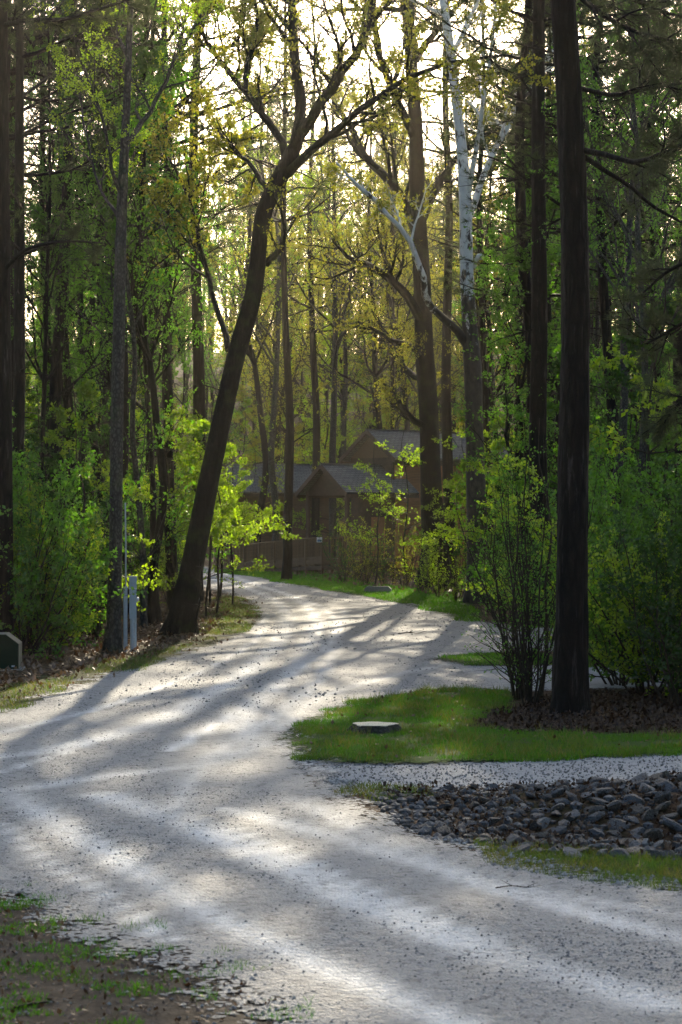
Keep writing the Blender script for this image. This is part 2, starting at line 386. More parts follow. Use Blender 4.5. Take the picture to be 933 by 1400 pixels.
# ------------------------------------------------------------------ ground, road, driveways, lawns
ROAD = polyg([(-900, 985), (-300, 985), (0, 973), (100, 937), (200, 906), (280, 882), (325, 862), (346, 845), (338, 826), (312, 812), (280, 803),
              (200, 800), (100, 801), (-120, 806), (-120, 768), (100, 769), (250, 772), (300, 778), (340, 785), (400, 797), (470, 809), (540, 820), (590, 832),
              (640, 848), (700, 858), (790, 862), (790, 890), (700, 893), (640, 897), (600, 903), (612, 912), (640, 925), (650, 946), (560, 952),
              (500, 965), (432, 989), (403, 1012), (420, 1036), (440, 1058), (458, 1080), (505, 1110), (560, 1131), (640, 1164), (690, 1182),
              (800, 1203), (933, 1218), (1300, 1260), (2200, 1500), (2400, 2300), (300, 2300), (360, 1400), (265, 1336), (140, 1292), (0, 1232), (-500, 1170), (-900, 1130)])
DRIVE_A = polyg([(540, 956), (590, 903), (700, 909), (840, 913), (1010, 915), (1100, 917), (1100, 936), (1000, 936), (840, 941), (660, 947)])
DRIVE_B = polyg([(400, 1020), (480, 1043), (600, 1043), (740, 1037), (920, 1029), (1200, 1012), (1200, 1046), (930, 1063), (800, 1075), (700, 1081), (560, 1082), (440, 1092)])
ISLAND = polyg([(396, 1012), (430, 985), (500, 961), (560, 949), (650, 943), (700, 946), (690, 966), (640, 984), (625, 995), (700, 1003), (850, 1006),
                (1000, 1008), (1000, 1026), (920, 1031), (740, 1039), (600, 1046), (480, 1046), (425, 1040)])
DITCH_GRASS = polyg([(640, 1152), (720, 1158), (933, 1176), (1250, 1196), (1250, 1245), (933, 1221), (800, 1206), (685, 1184)])
DITCH_TOP = polyg([(440, 1070), (520, 1072), (600, 1078), (560, 1088), (520, 1098), (465, 1090)])
VERGE = polyg([(-300, 1000), (-300, 950), (0, 942), (70, 926), (150, 905), (215, 888), (270, 872), (290, 855), (280, 838), (290, 818), (318, 812),
               (345, 826), (356, 845), (330, 866), (280, 886), (200, 910), (100, 941), (0, 977)])
CABIN_GRASS = polyg([(296, 784), (300, 779), (350, 777), (420, 781), (500, 796), (620, 812), (660, 840), (640, 852), (590, 836), (540, 824), (470, 812), (400, 800), (340, 788)])
TONGUE = polyg([(600, 902), (640, 895), (720, 893), (760, 897), (760, 909), (700, 911), (640, 911)])
NEARPATCH = polyg([(-400, 1200), (0, 1222), (130, 1284), (255, 1318), (345, 1350), (400, 1405), (380, 2300), (-400, 2300)])

def hgt(x, y):
    x = np.asarray(x, float); y = np.asarray(y, float)
    # rock-lined ditch, deepening to the right
    c0 = 21.0 + 0.0 * x
    dep = 0.5 * np.clip((x - 0.2) / 2.6, 0, 1)
    t = (y - c0)
    prof = np.where(t > 0, np.clip(1 - t / 2.9, 0, 1), np.clip(1 + t / 1.35, 0, 1))
    z = -dep * prof * prof * (3 - 2 * prof) * np.clip((30 - x) / 5, 0, 1)
    # low mound under the woods, away from the road
    wood = np.clip((np.abs(x + 0.02 * y) - 12) / 14, 0, 1) * np.clip((y - 30) / 20, 0, 1) + np.clip((y - 140) / 80, 0, 1)
    hill = np.clip((y - 126) / 130, 0, 1); hill = hill * hill * (3 - 2 * hill)
    z = z + wood * 0.25 * vnoise(x / 9, y / 9, 3) + hill * (21 + 2.5 * vnoise(x / 40 + 5, y / 40, 4))
    return z

def road_z(x, y):
    return 0.030 + 0.010 * vnoise(x * 1.7, y * 1.1, 41) + 0.006 * vnoise(x * 4.1, y * 2.7, 42)
def grid_axis(bands):
    out = []
    for a, b, s in bands: out.append(np.arange(a, b, s))
    return np.concatenate(out + [[bands[-1][1]]])
xs = grid_axis([(-900, -120, 60), (-120, -30, 6), (-30, -1, 1.0), (-1, 7, 0.2), (7, 30, 1.0), (30, 120, 6), (120, 900, 60)])
ys = grid_axis([(-300, -20, 20), (-20, 17, 2.0), (17, 26, 0.2), (26, 150, 2.0), (150, 340, 6), (340, 1500, 80)])
X, Y = np.meshgrid(xs, ys)
def grid_faces(nx, ny):
    i = np.arange(nx - 1)[None]; j = np.arange(ny - 1)[:, None]
    return np.stack([j*nx+i, j*nx+i+1, (j+1)*nx+i+1, (j+1)*nx+i], -1).reshape(-1, 4)
V = np.stack([X, Y, hgt(X, Y)], -1).reshape(-1, 3)
structure(ob('ground', mesh_np('ground', V, [grid_faces(len(xs), len(ys))], M['ground'])), 'brown leaf-littered forest floor', 'ground')

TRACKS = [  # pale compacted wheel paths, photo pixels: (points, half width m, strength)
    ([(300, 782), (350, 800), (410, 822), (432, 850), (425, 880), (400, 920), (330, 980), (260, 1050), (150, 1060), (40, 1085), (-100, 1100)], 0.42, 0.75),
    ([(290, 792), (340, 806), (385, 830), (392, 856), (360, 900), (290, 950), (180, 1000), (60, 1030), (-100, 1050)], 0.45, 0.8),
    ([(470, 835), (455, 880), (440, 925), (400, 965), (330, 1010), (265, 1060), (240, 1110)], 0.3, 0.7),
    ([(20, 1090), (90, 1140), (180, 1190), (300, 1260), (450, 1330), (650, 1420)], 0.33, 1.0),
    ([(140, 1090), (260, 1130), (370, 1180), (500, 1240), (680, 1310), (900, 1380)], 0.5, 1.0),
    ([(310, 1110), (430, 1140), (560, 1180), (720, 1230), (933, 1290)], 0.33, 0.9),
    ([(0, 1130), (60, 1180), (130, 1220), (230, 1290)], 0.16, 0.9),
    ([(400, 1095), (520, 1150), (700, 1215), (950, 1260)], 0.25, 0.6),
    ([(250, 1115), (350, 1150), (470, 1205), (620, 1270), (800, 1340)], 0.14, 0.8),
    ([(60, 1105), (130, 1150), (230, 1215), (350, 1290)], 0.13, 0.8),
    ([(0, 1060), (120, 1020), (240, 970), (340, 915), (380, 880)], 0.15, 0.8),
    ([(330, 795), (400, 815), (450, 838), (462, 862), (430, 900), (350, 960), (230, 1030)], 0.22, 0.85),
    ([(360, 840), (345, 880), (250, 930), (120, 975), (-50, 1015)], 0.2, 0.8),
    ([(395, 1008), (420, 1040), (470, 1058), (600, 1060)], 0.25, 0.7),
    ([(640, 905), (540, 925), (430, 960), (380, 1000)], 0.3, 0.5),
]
def sheet(name, poly, z, mat, res, label, cat, pad=0.5, tracks=False):
    mn, mx = poly.min(0) - pad, poly.max(0) + pad
    mn[1] = max(mn[1], -6)
    ax = np.arange(mn[0], mx[0] + res, res); ay = [mn[1]]
    while ay[-1] < mx[1]: ay.append(ay[-1] + res * max(1, ay[-1] / 30))
    ay = np.array(ay)
    X, Y = np.meshgrid(ax, ay); P = np.stack([X.ravel(), Y.ravel()], -1)
    sd = sdist(P, poly)
    Fq = grid_faces(len(ax), len(ay))
    keep = (sd[Fq] > -pad).any(1); Fq = Fq[keep]
    used = np.unique(Fq); rm = np.full(len(P), -1); rm[used] = np.arange(len(used))
    P = P[used]; sd = sd[used]
    zz = hgt(P[:, 0], P[:, 1]) + z
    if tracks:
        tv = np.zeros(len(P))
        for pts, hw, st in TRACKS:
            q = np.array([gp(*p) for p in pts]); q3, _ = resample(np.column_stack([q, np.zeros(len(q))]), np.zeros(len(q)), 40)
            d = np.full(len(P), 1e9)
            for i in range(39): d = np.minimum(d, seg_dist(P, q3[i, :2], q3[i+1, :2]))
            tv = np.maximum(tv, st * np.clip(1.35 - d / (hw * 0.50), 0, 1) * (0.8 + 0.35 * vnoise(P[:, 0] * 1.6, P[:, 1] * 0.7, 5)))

        zz = hgt(P[:, 0], P[:, 1]) + road_z(P[:, 0], P[:, 1]) - 0.010 * tv * np.clip(50 / P[:, 1], 0, 1)
    me = mesh_np(name, np.column_stack([P, zz]), [rm[Fq]], mat)
    attr(me, 'edge', sd)
    if tracks: attr(me, 'track', tv)
    return structure(ob(name, me), label, cat)
sheet('road', ROAD, 0.03, M['road'], 0.16, 'pale gravel road curving through the woods', 'road', 0.9, True)
sheet('driveway', DRIVE_B, 0.008, M['drive'], 0.3, 'grey gravel driveway between the lawn island and rock ditch', 'driveway')
sheet('driveway', DRIVE_A, 0.008, M['drive'], 0.3, 'grey gravel driveway behind the dark pine trunk', 'driveway')
sheet('lawn', ISLAND, 0.034, M['lawn'], 0.3, 'green lawn island around the tree stump', 'lawn', 0.3)
sheet('verge', VERGE, 0.034, M['verge'], 0.3, 'patchy grass verge beside the leaning tree', 'verge', 0.3)
sheet('lawn', CABIN_GRASS, 0.034, M['lawn'], 0.5, 'grass strip in front of the wooden ramp', 'lawn', 0.4)
sheet('lawn', TONGUE, 0.034, M['lawn'], 0.3, 'short grass tongue between road and driveway', 'lawn', 0.3)
sheet('verge', DITCH_GRASS, 0.020, M['verge'], 0.2, 'grass bank between the road and the rock ditch', 'verge', 0.2)
sheet('verge', NEARPATCH, 0.021, M['mud'], 0.2, 'muddy grass patch at the road edge', 'verge', 0.3)

def scatter(poly, dens, g, margin=0.0, amp=0.3, nsc=1.2, bias=0.0):
    mn, mx = poly.min(0), poly.max(0); mn[1] = max(mn[1], 9)
    n = int(dens * np.prod(mx - mn))
    P = g.uniform(mn, mx, (n, 2))
    vis = np.abs(P[:, 0]) < 0.17 * P[:, 1] + 1.5
    P = P[vis]
    sd = sdist(P, poly)
    k = sd > margin + amp * vnoise(P[:, 0] * nsc, P[:, 1] * nsc, 11) + bias
    return P[k]
def grass(name, P, h, wd, g, mat, label):
    n = len(P); z = hgt(P[:, 0], P[:, 1]) + 0.01
    b = np.column_stack([P, z]); a = g.uniform(0, 2*np.pi, n)
    s = np.column_stack([np.cos(a), np.sin(a), np.zeros(n)]) * wd
    hh = h * g.uniform(0.45, 1.3, n)
    tip = b + np.column_stack([g.normal(size=(n, 2)) * hh[:, None] * 0.45, hh])
    v = np.stack([b - s, b + s, tip], 1).reshape(-1, 3)
    o = ob(name, mesh_np(name, v, [np.arange(n*3).reshape(-1, 3)], mat, False))
    return tag(o, label, 'grass', kind='stuff')
g = np.random.default_rng(21)
def isl(P):
    k = vnoise(P[:, 0]*2.2, P[:, 1]*2.2, 61) + .6*vnoise(P[:, 0]*6, P[:, 1]*6, 62) > -0.28
    return P[k]
grass('grass', isl(scatter(ISLAND, 1700, g, -0.06, 0.4, 2.0)), 0.065, 0.006, g, M['grass'], 'bright green grass on the lawn island around the stump')
wd = scatter(ISLAND, 60, g, -0.12, 0.3, 2.0); wd = wd[vnoise(wd[:, 0]*1.7, wd[:, 1]*1.7, 71) > -0.1]
wd = np.concatenate([wd + g.normal(size=wd.shape)*.03 for _ in range(6)])
grass('grass', wd, 0.13, 0.006, g, M['grass_dry'], 'taller straggling grass tufts on the lawn island')
grass('grass', scatter(DITCH_GRASS, 2200, g, 0.0, 0.25), 0.06, 0.005, g, M['grass_dry'], 'yellow-green grass on the bank beside the rock ditch')
grass('grass', scatter(VERGE, 420, g, 0.12, 0.5, 0.8), 0.07, 0.010, g, M['grass_dry'], 'patchy grass along the verge by the leaning tree')
grass('grass', scatter(CABIN_GRASS, 130, g, 0.0, 0.4, 0.3), 0.10, 0.02, g, M['grass'], 'grass strip in front of the wooden ramp')
grass('grass', scatter(TONGUE, 500, g, 0.0, 0.3), 0.07, 0.010, g, M['grass'], 'grass tongue between the road and the driveway')
grass('grass', scatter(DITCH_TOP, 900, g, 0.05, 0.35, 2.5), 0.06, 0.006, g, M['grass_dry'], 'sparse grass at the shallow end of the rock ditch')
npatch = scatter(NEARPATCH, 2000, g, 0.0, 0.6, 1.6, 0.05)
k = vnoise(npatch[:, 0]*3, npatch[:, 1]*3, 8) + 0.8*vnoise(npatch[:, 0]*9, npatch[:, 1]*9, 9) > -0.05
grass('grass', npatch[k], 0.045, 0.005, g, M['grass'], 'thin tufts of grass in the muddy patch')
# weeds straying onto the gravel beside the muddy patch
ctr = np.array([gp(*p) for p in [(215, 1268), (120, 1262), (40, 1215), (20, 1245), (180, 1275), (330, 1330), (240, 1340), (305, 1310), (70, 1235), (285, 1365)]])
P = np.concatenate([c + g.normal(size=(60, 2)) * np.array([0.05, 0.10]) for c in ctr])
grass('grass', P, 0.05, 0.004, g, M['grass'], 'small weeds growing out of the gravel edge')

def litter(P, size, g, label, mat='litter', z0=0.02):
    z = hgt(P[:, 0], P[:, 1]) + z0 + g.random(len(P)) * 0.03
    v, q = leaf_geo(np.column_stack([P, z]), size, g, 0, 0.0, 0.33, 1.0)
    v[:, 2] = np.maximum(v[:, 2], np.repeat(hgt(P[:, 0], P[:, 1]) + z0, 4))
    o = ob('fallen_leaves', mesh_np('fallen_leaves', v, [q], M[mat], False))
    return tag(o, label, 'leaves', kind='stuff')
WOODL = polyg([(-300, 952), (0, 948), (70, 930), (150, 908), (230, 888), (290, 866), (300, 842), (285, 815), (230, 806), (0, 812), (-300, 815)])
litter(scatter(WOODL, 75, g, -0.2, 0.3), 0.11, g, 'brown fallen leaves under the trees beside the utility pedestal')
MULCH = polyg([(650, 994), (690, 976), (740, 958), (800, 949), (1000, 944), (1000, 1006), (850, 1006), (700, 1002)])
litter(scatter(MULCH, 330, g, -0.1, 0.2), 0.07, g, 'dark brown fallen leaves around the foot of the pine', 'litter_dark')
litter(scatter(polyg([(500, 1082), (700, 1078), (1000, 1060), (1000, 1180), (680, 1160)]), 300, g), 0.055, g, 'brown leaves caught among the ditch rocks', 'litter_dark', 0.03)
litter(scatter(polyg([(380, 788), (640, 822), (720, 856), (800, 858), (800, 790), (400, 780)]), 16, g), 0.16, g, 'fallen leaves on the ground below the cabin shrubs')
litter(scatter(NEARPATCH, 150, g, 0.1, 0.4), 0.045, g, 'pale dead leaf scraps in the muddy patch')
litter(scatter(ISLAND, 9, g, 0.1, 0.2), 0.06, g, 'few dead leaves lying on the island lawn', z0=0.05)
litter(scatter(VERGE, 28, g, 0.0, 0.4), 0.07, g, 'fallen leaves on the verge by the leaning tree')

# loose stones on the gravel
def ico(sub):
    bm = bmesh.new(); bmesh.ops.create_icosphere(bm, subdivisions=sub, radius=1.0)
    v = np.array([x.co[:] for x in bm.verts]); f = np.array([[x.index for x in p.verts] for p in bm.faces]); bm.free()
    return v, f
oct_v = np.array([[1, 0, 0], [-1, 0, 0], [0, 1, 0], [0, -1, 0], [0, 0, 1], [0, 0, -1.]])
oct_f = np.array([[0, 2, 4], [2, 1, 4], [1, 3, 4], [3, 0, 4], [2, 0, 5], [1, 2, 5], [3, 1, 5], [0, 3, 5]])
def pebbles(P, smin, smax, g, label, mat='pebble', onroad=True):
    n = len(P); s = smin * (smax / smin) ** (g.random(n) ** 1.9)
    v = oct_v[None] * (s[:, None, None] * g.uniform(0.6, 1.2, (n, 6, 1))) * np.array([1, 1, 0.7])
    a = g.uniform(0, 6.28, n); ca, sa = np.cos(a)[:, None], np.sin(a)[:, None]
    v = np.stack([v[..., 0]*ca - v[..., 1]*sa, v[..., 0]*sa + v[..., 1]*ca, v[..., 2]], -1)
    v += np.column_stack([P, hgt(P[:, 0], P[:, 1]) + (road_z(P[:, 0], P[:, 1]) if onroad else 0.014) + s * 0.3 - 0.002])[:, None, :]
    f = (oct_f[None] + (np.arange(n) * 6)[:, None, None]).reshape(-1, 3)
    return tag(ob('gravel', mesh_np('gravel', v.reshape(-1, 3), [f], M[mat], False)), label, 'gravel', kind='stuff')
near = scatter(ROAD, 1500, g, -0.2, 0.4)
wgt = np.clip(13 / near[:, 1], 0, 1) ** 1.7 * (near[:, 1] < 50)
tr = vnoise(near[:, 0]*0.9 + near[:, 1]*.35, near[:, 1]*0.35, 31) + 0.5 * vnoise(near[:, 0]*2.5, near[:, 1]*1.2, 32)
near = near[(g.random(len(near)) < wgt * np.clip(0.30 + 0.55*tr, 0.05, 1))]
tkd = np.zeros(len(near))                     # fewer loose stones where wheels have swept them aside
for pts, hw, st in TRACKS:
    q = np.array([gp(*p) for p in pts])
    for i in range(len(q) - 1): tkd = np.maximum(tkd, np.clip(1.2 - seg_dist(near, q[i], q[i+1]) / hw, 0, 1))
near = near[g.random(len(near)) > 0.8 * tkd]
pebbles(near, 0.004, 0.0155, g, 'loose stones scattered over the gravel road')
far = scatter(ROAD, 7, g, 0, 0.3); far = far[far[:, 1] > 33]
far = far[vnoise(far[:, 0]*.5, far[:, 1]*.2, 33) > -0.25]
pebbles(far, 0.014, 0.036, g, 'small clods and stones on the far bend of the road')
pebbles(scatter(NEARPATCH, 90, g, -0.2, 0.4), 0.005, 0.02, g, 'small stones mixed into the muddy patch')
pebbles(scatter(DRIVE_B, 150, g, 0, 0.2), 0.01, 0.022, g, 'loose grey stones on the driveway beside the ditch', onroad=False)
edge = scatter(polyg([(440, 1060), (470, 1084), (560, 1134), (690, 1186), (933, 1224), (933, 1212), (690, 1176), (560, 1120), (520, 1088)]), 220, g)
pebbles(edge, 0.01, 0.035, g, 'small dark stones along the ditch edge of the road')

# riprap
def rock_mesh(seed):
    q = np.random.default_rng(seed); v, f = ico(2)
    for _ in range(9):
        nrm = unit(q.normal(size=3)); d = q.uniform(0.40, 0.75)
        s = np.maximum(0, v @ nrm - d); v = v - s[:, None] * nrm
    v = v * q.uniform((0.85, 0.6, 0.38), (1.35, 1.0, 0.62))
    v += q.normal(size=v.shape) * 0.012
    return mesh_np('rock', v, [f], M['rock'], False)
ROCKM = [rock_mesh(100 + i) for i in range(10)]
RIP = polyg([(500, 1090), (600, 1082), (760, 1078), (930, 1064), (1080, 1052), (1080, 1185), (933, 1178), (700, 1166), (600, 1142), (530, 1112)])
g = np.random.default_rng(5)
cand = scatter(RIP, 400, g, -0.08, 0.12); sizes = 0.036 + 0.075 * g.random(len(cand)) ** 2.2
sizes *= np.clip(0.7 + 0.16 * cand[:, 0], 0.7, 1.25)
acc, accs = [], []
for p, s in sorted(zip(cand.tolist(), sizes), key=lambda t: -t[1]):
    if len(acc) >= 1300: break
    if acc:
        d = np.hypot(*(np.array(acc) - p).T)
        if (d < (np.array(accs) + s) * 0.80).any(): continue
    acc.append(p); accs.append(s)
acc = np.array(acc); accs = np.array(accs)
nind = min(290, len(acc))
for i in range(nind):
    o = ob('rock', ROCKM[i % 10], None, (acc[i, 0], acc[i, 1], float(hgt(acc[i, 0], acc[i, 1])) + accs[i]*0.16 + 0.01),
           (g.uniform(-.5, .5), g.uniform(-.5, .5), g.uniform(0, 6.28)), float(accs[i]) * 1.12)
    tag(o, 'angular blue-grey riprap rock in the shallow ditch beside the road', 'rock', 'riprap rocks lining the ditch')
Vs, Fs = [], []; b = 0
for i in range(nind, len(acc)):
    v, f = ico(1); v = v * accs[i] * g.uniform(.6, 1.15, (1, 3)) * g.uniform(.85, 1.1, (len(v), 1)) * [1, 1, .7]
    v += [acc[i, 0], acc[i, 1], float(hgt(acc[i, 0], acc[i, 1])) + accs[i]*.2]
    Vs.append(v); Fs.append(f + b); b += len(v)
if Vs:
    tag(ob('rubble', mesh_np('rubble', np.concatenate(Vs), [np.concatenate(Fs)], M['rock'], False)), 'small grey rubble between the larger ditch rocks', 'rubble', kind='stuff')

# ------------------------------------------------------------------ tree builders
def grow(T, p, d, L, r, lvl, g, prm, leaves):
    """recursive branch; leaves collects (point, direction)"""
    n = prm['n'][min(lvl, len(prm['n'])-1)]
    P = [p]; D = [d]; seg = L / (n - 1); up = prm['up'][min(lvl, len(prm['up'])-1)]
    for i in range(n - 1):
        d = unit(d + g.normal(size=3) * prm['wob'] + np.array([0, 0, up])); p = p + d * seg
        P.append(p); D.append(d)
    P = np.array(P); R = r * np.linspace(1, 0.35 if lvl < prm['max'] else 0.25, n)
    T.add(P, R, prm['sides'][min(lvl, len(prm['sides'])-1)])
    if lvl >= prm['max']:
        m = prm['leaf']
        t = g.uniform(0.15, 1, m) * (n - 1); i = np.minimum(t.astype(int), n - 2); fr = (t - i)[:, None]
        leaves.append(np.column_stack([P[i]*(1-fr) + P[i+1]*fr + g.normal(size=(m, 3)) * prm.get('jit', 0.02), np.array(D)[i]]))
        return
    k = prm['kids'][lvl]; k = max(1, int(round(k * g.uniform(.75, 1.25))))
    for t in np.linspace(prm['start'], 1.0, k):
        x = t * (n - 1); i = min(int(x), n - 2); q = P[i] + (P[i+1] - P[i]) * (x - i)
        a = math.radians(g.uniform(*prm['ang']))
        s = unit(np.cross(D[i], g.normal(size=3))) * np.array([1, 1, prm.get('flat', 1)])
        dd = unit(D[i] * math.cos(a) + s * math.sin(a))
        if t > 0.97: dd = unit(D[i] + s * 0.3)
        grow(T, q, dd, L * prm['lr'] * g.uniform(.6, 1.15) * (1.15 - 0.45 * t), max(R[i] * prm['rr'], prm['rmin']), lvl + 1, g, prm, leaves)

def trunk_tube(P, R, sides, g, rough=0.04, flare=0.0, n=34):
    P, R = resample(P, R, n)
    if flare: R = R * (1 + flare * np.exp(-np.linalg.norm(P - P[0], axis=1) / (R[0] * 2.2)))
    T = Tubes(); T.add(P, R, sides); v, f = T.geo()
    a = np.tile(np.arange(sides), n); zz = np.repeat(np.arange(n), sides)
    C = np.repeat(P, sides, 0); k = 1 + rough * (vnoise(a * 0.9 + 3, zz * 0.45, int(g.integers(999))) + 0.6 * vnoise(a * 1.7, zz * 0.2, int(g.integers(999))))
    if flare:
        root = np.exp(-np.repeat(np.linalg.norm(P - P[0], axis=1), sides) / (R[0] * 1.1))
        k = k + root * 0.35 * vnoise(a * 5 / sides * 2, zz * 0.0, int(g.integers(999)))
    return C + (v - C) * k[:, None], f, P, R

HARD = dict(n=[7, 6, 5, 5], up=[0.10, 0.05, 0.02, 0.0], wob=0.16, sides=[6, 5, 3, 3], max=2, kids=[7, 7], start=0.3, ang=(30, 62), lr=0.5, rr=0.55, rmin=0.006, leaf=9)
def hardwood(seed, Ht, r0, nl, first, mat_b, mat_l, leafsize, leafn, spread=0.24, low=6, lean=0.02):
    g = np.random.default_rng(seed)
    n = 10; P = np.zeros((n, 3)); P[:, 2] = np.linspace(-0.25, Ht, n)
    P[1:, :2] += np.cumsum(g.normal(size=(n-1, 2)) * Ht * lean * 0.5, 0)
    R = r0 * np.linspace(1, 0.22, n)
    v, f, PP, RR = trunk_tube(P, R, 12, g, 0.06, 0.35, 26)
    T = Tubes(); C = Tubes(); lv = []
    prm = dict(HARD); prm['leaf'] = leafn
    for i in range(nl + low):
        t = g.uniform(first, 0.99) if i < nl else g.uniform(0.12, first)
        k = int(t * 25); p = PP[k]; a = g.uniform(0, 6.28)
        el = g.uniform(0.45, 1.1); d = np.array([math.cos(a)*math.cos(el), math.sin(a)*math.cos(el), math.sin(el)])
        L = Ht * spread * g.uniform(.55, 1.1) * (1.25 - t) * 1.25 if i < nl else g.uniform(1.0, 2.4)
        pr = dict(prm)
        if i >= nl: pr['max'] = 1; pr['kids'] = [5]
        grow(C, p, d, L, min(RR[k]*0.5, 0.03 + L*0.012) if i < nl else 0.014, 0, g, pr, lv)
    tv, tf = C.geo()
    lv = np.concatenate(lv)
    V1, F1 = join_geo([(v, f), (tv, tf)])
    lvv, lq = leaf_geo(lv[:, :3], leafsize, g)
    return mesh_np('trunk', V1, F1, M[mat_b]), mesh_np('crown', lvv, [lq], M[mat_l], False)

def pine(seed, Ht, r0, first, nl, tuft=5, lenk=1.0):
    g = np.random.default_rng(seed); n = 9
    P = np.zeros((n, 3)); P[:, 2] = np.linspace(-0.25, Ht, n); P[1:, :2] += np.cumsum(g.normal(size=(n-1, 2)) * Ht * 0.006, 0)
    R = r0 * np.linspace(1, 0.2, n)
    v, f, PP, RR = trunk_tube(P, R, 14, g, 0.06, 0.25, 26)
    C = Tubes(); lv = []
    prm = dict(n=[7, 5], up=[0.05, 0.06], wob=0.13, sides=[5, 3], max=1, kids=[8], start=0.3, ang=(30, 65), lr=0.42, rr=0.5, rmin=0.008, leaf=tuft, flat=0.5)
    for i in range(nl):
        t = first + (0.99 - first) * (i + g.random()) / nl; k = int(t * 25); a = g.uniform(0, 6.28)
        el = g.uniform(-0.15, 0.35) + 0.5 * max(0, t - 0.8) * 5 * 0.5
        d = np.array([math.cos(a)*math.cos(el), math.sin(a)*math.cos(el), math.sin(el)])
        L = lenk * (1.2 + 3.2 * (1 - t) / (1 - first)) * g.uniform(.6, 1.1)
        grow(C, PP[k], d, L, 0.02 + L * 0.010, 0, g, prm, lv)
    D = Tubes()
    for i in range(16):                                   # dead stubs under the crown
        t = g.uniform(0.2, first); k = int(t*25); a = g.uniform(0, 6.28); L = g.uniform(.4, 1.8)
        d = np.array([math.cos(a), math.sin(a), g.uniform(-.3, .2)])
        pp = [PP[k] + d*L*s + [0, 0, -0.12*L*s*s] + g.normal(size=3)*.04*s for s in (0, .35, .7, 1)]
        D.add(pp, [0.022, 0.016, 0.011, 0.005], 4)
    tv, tf = C.geo(); dv, df = D.geo(); lv = np.concatenate(lv)
    V1, F1 = join_geo([(v, f), (tv, tf), (dv, df)])
    nv, ntr = needle_geo(lv[:, :3], lv[:, 3:], 13, 0.21, 0.009, g)
    return mesh_np('trunk', V1, F1, M['bark_pine']), mesh_np('crown', nv, [ntr], M['needle'], False)

def sapling(seed, Ht, mat_l, leafsize, leafn, nl=16, flat=0.35, first=0.15):
    g = np.random.default_rng(seed); n = 8
    P = np.zeros((n, 3)); P[:, 2] = np.linspace(-0.15, Ht, n); P[1:, :2] += np.cumsum(g.normal(size=(n-1, 2)) * Ht * 0.02, 0)
    PP, RR = resample(P, 0.007 * Ht * np.linspace(1, 0.2, n), 20)
    T = Tubes(); T.add(PP, RR, 6); lv = []
    prm = dict(n=[6, 5, 4], up=[0.0, 0.0, 0.0], wob=0.14, sides=[4, 3, 3], max=2, kids=[6, 4], start=0.25, ang=(30, 60), lr=0.45, rr=0.55, rmin=0.004, leaf=leafn, flat=flat, jit=0.03)
    for i in range(nl):
        t = g.uniform(first, 0.98); k = int(t*19); a = g.uniform(0, 6.28); el = g.uniform(0.05, 0.6)
        d = np.array([math.cos(a)*math.cos(el), math.sin(a)*math.cos(el), math.sin(el)])
        grow(T, PP[k], d, Ht * 0.34 * (1.2 - t) * g.uniform(.7, 1.2), RR[k]*0.55, 0, g, prm, lv)
    tv, tf = T.geo(); lv = np.concatenate(lv)
    lvv, lq = leaf_geo(lv[:, :3], leafsize, g, 0, 0.3, 0.3, 0.35)
    return mesh_np('trunk', tv, [tf], M['twig']), mesh_np('crown', lvv, [lq], M[mat_l], False)

def shrub(seed, Ht, mat_l, leafsize, leafn, ns=8, spread=0.5, kids=(7, 4)):
    g = np.random.default_rng(seed); T = Tubes(); lv = []
    prm = dict(n=[8, 5, 4], up=[0.10, 0.04, 0.0], wob=0.13, sides=[4, 3, 3], max=2, kids=list(kids), start=0.12, ang=(25, 60), lr=0.38, rr=0.5, rmin=0.0035, leaf=leafn, jit=0.03)
    for i in range(ns):
        a = g.uniform(0, 6.28); s = spread * g.uniform(.2, 1)
        grow(T, np.array([math.cos(a)*.25*s, math.sin(a)*.25*s, -0.1]), unit(np.array([math.cos(a)*s, math.sin(a)*s, 1.0])), Ht * g.uniform(.65, 1.1), 0.012 + 0.004*Ht, 0, g, prm, lv)
    tv, tf = T.geo(); lv = np.concatenate(lv)
    lvv, lq = leaf_geo(lv[:, :3], leafsize, g, 0, 0.2)
    return mesh_np('stems', tv, [tf], M['twig']), mesh_np('foliage', lvv, [lq], M[mat_l], False)

def plant(name, pair, loc, rz, s, label, cat, group=None, leaf=None):
    e = ob(name, None, None, loc, (0, 0, rz), s); e.empty_display_size = 0.3
    for i, me in enumerate(pair):
        o = ob(me.name.split('.')[0], me, e)
        if i and leaf: o.material_slots[0].link = 'OBJECT'; o.material_slots[0].material = M[leaf]
    return tag(e, label, cat, group)
def ground_at(x, y): return (float(x), float(y), float(hgt(x, y)))

# ------------------------------------------------------------------ the trees one can name, traced by their paths
def traced(px, D, lean=None):
    """px: (x, y, width px) ; lean: metres of depth offset at the end"""
    P = []; R = []
    n = len(px)
    for i, (x, y, wd) in enumerate(px):
        d = D + (lean[i] if lean is not None else 0.0)
        P.append(at(x, y, d)); R.append(wd * 0.5 * d / F)
    return np.array(P), np.array(R)

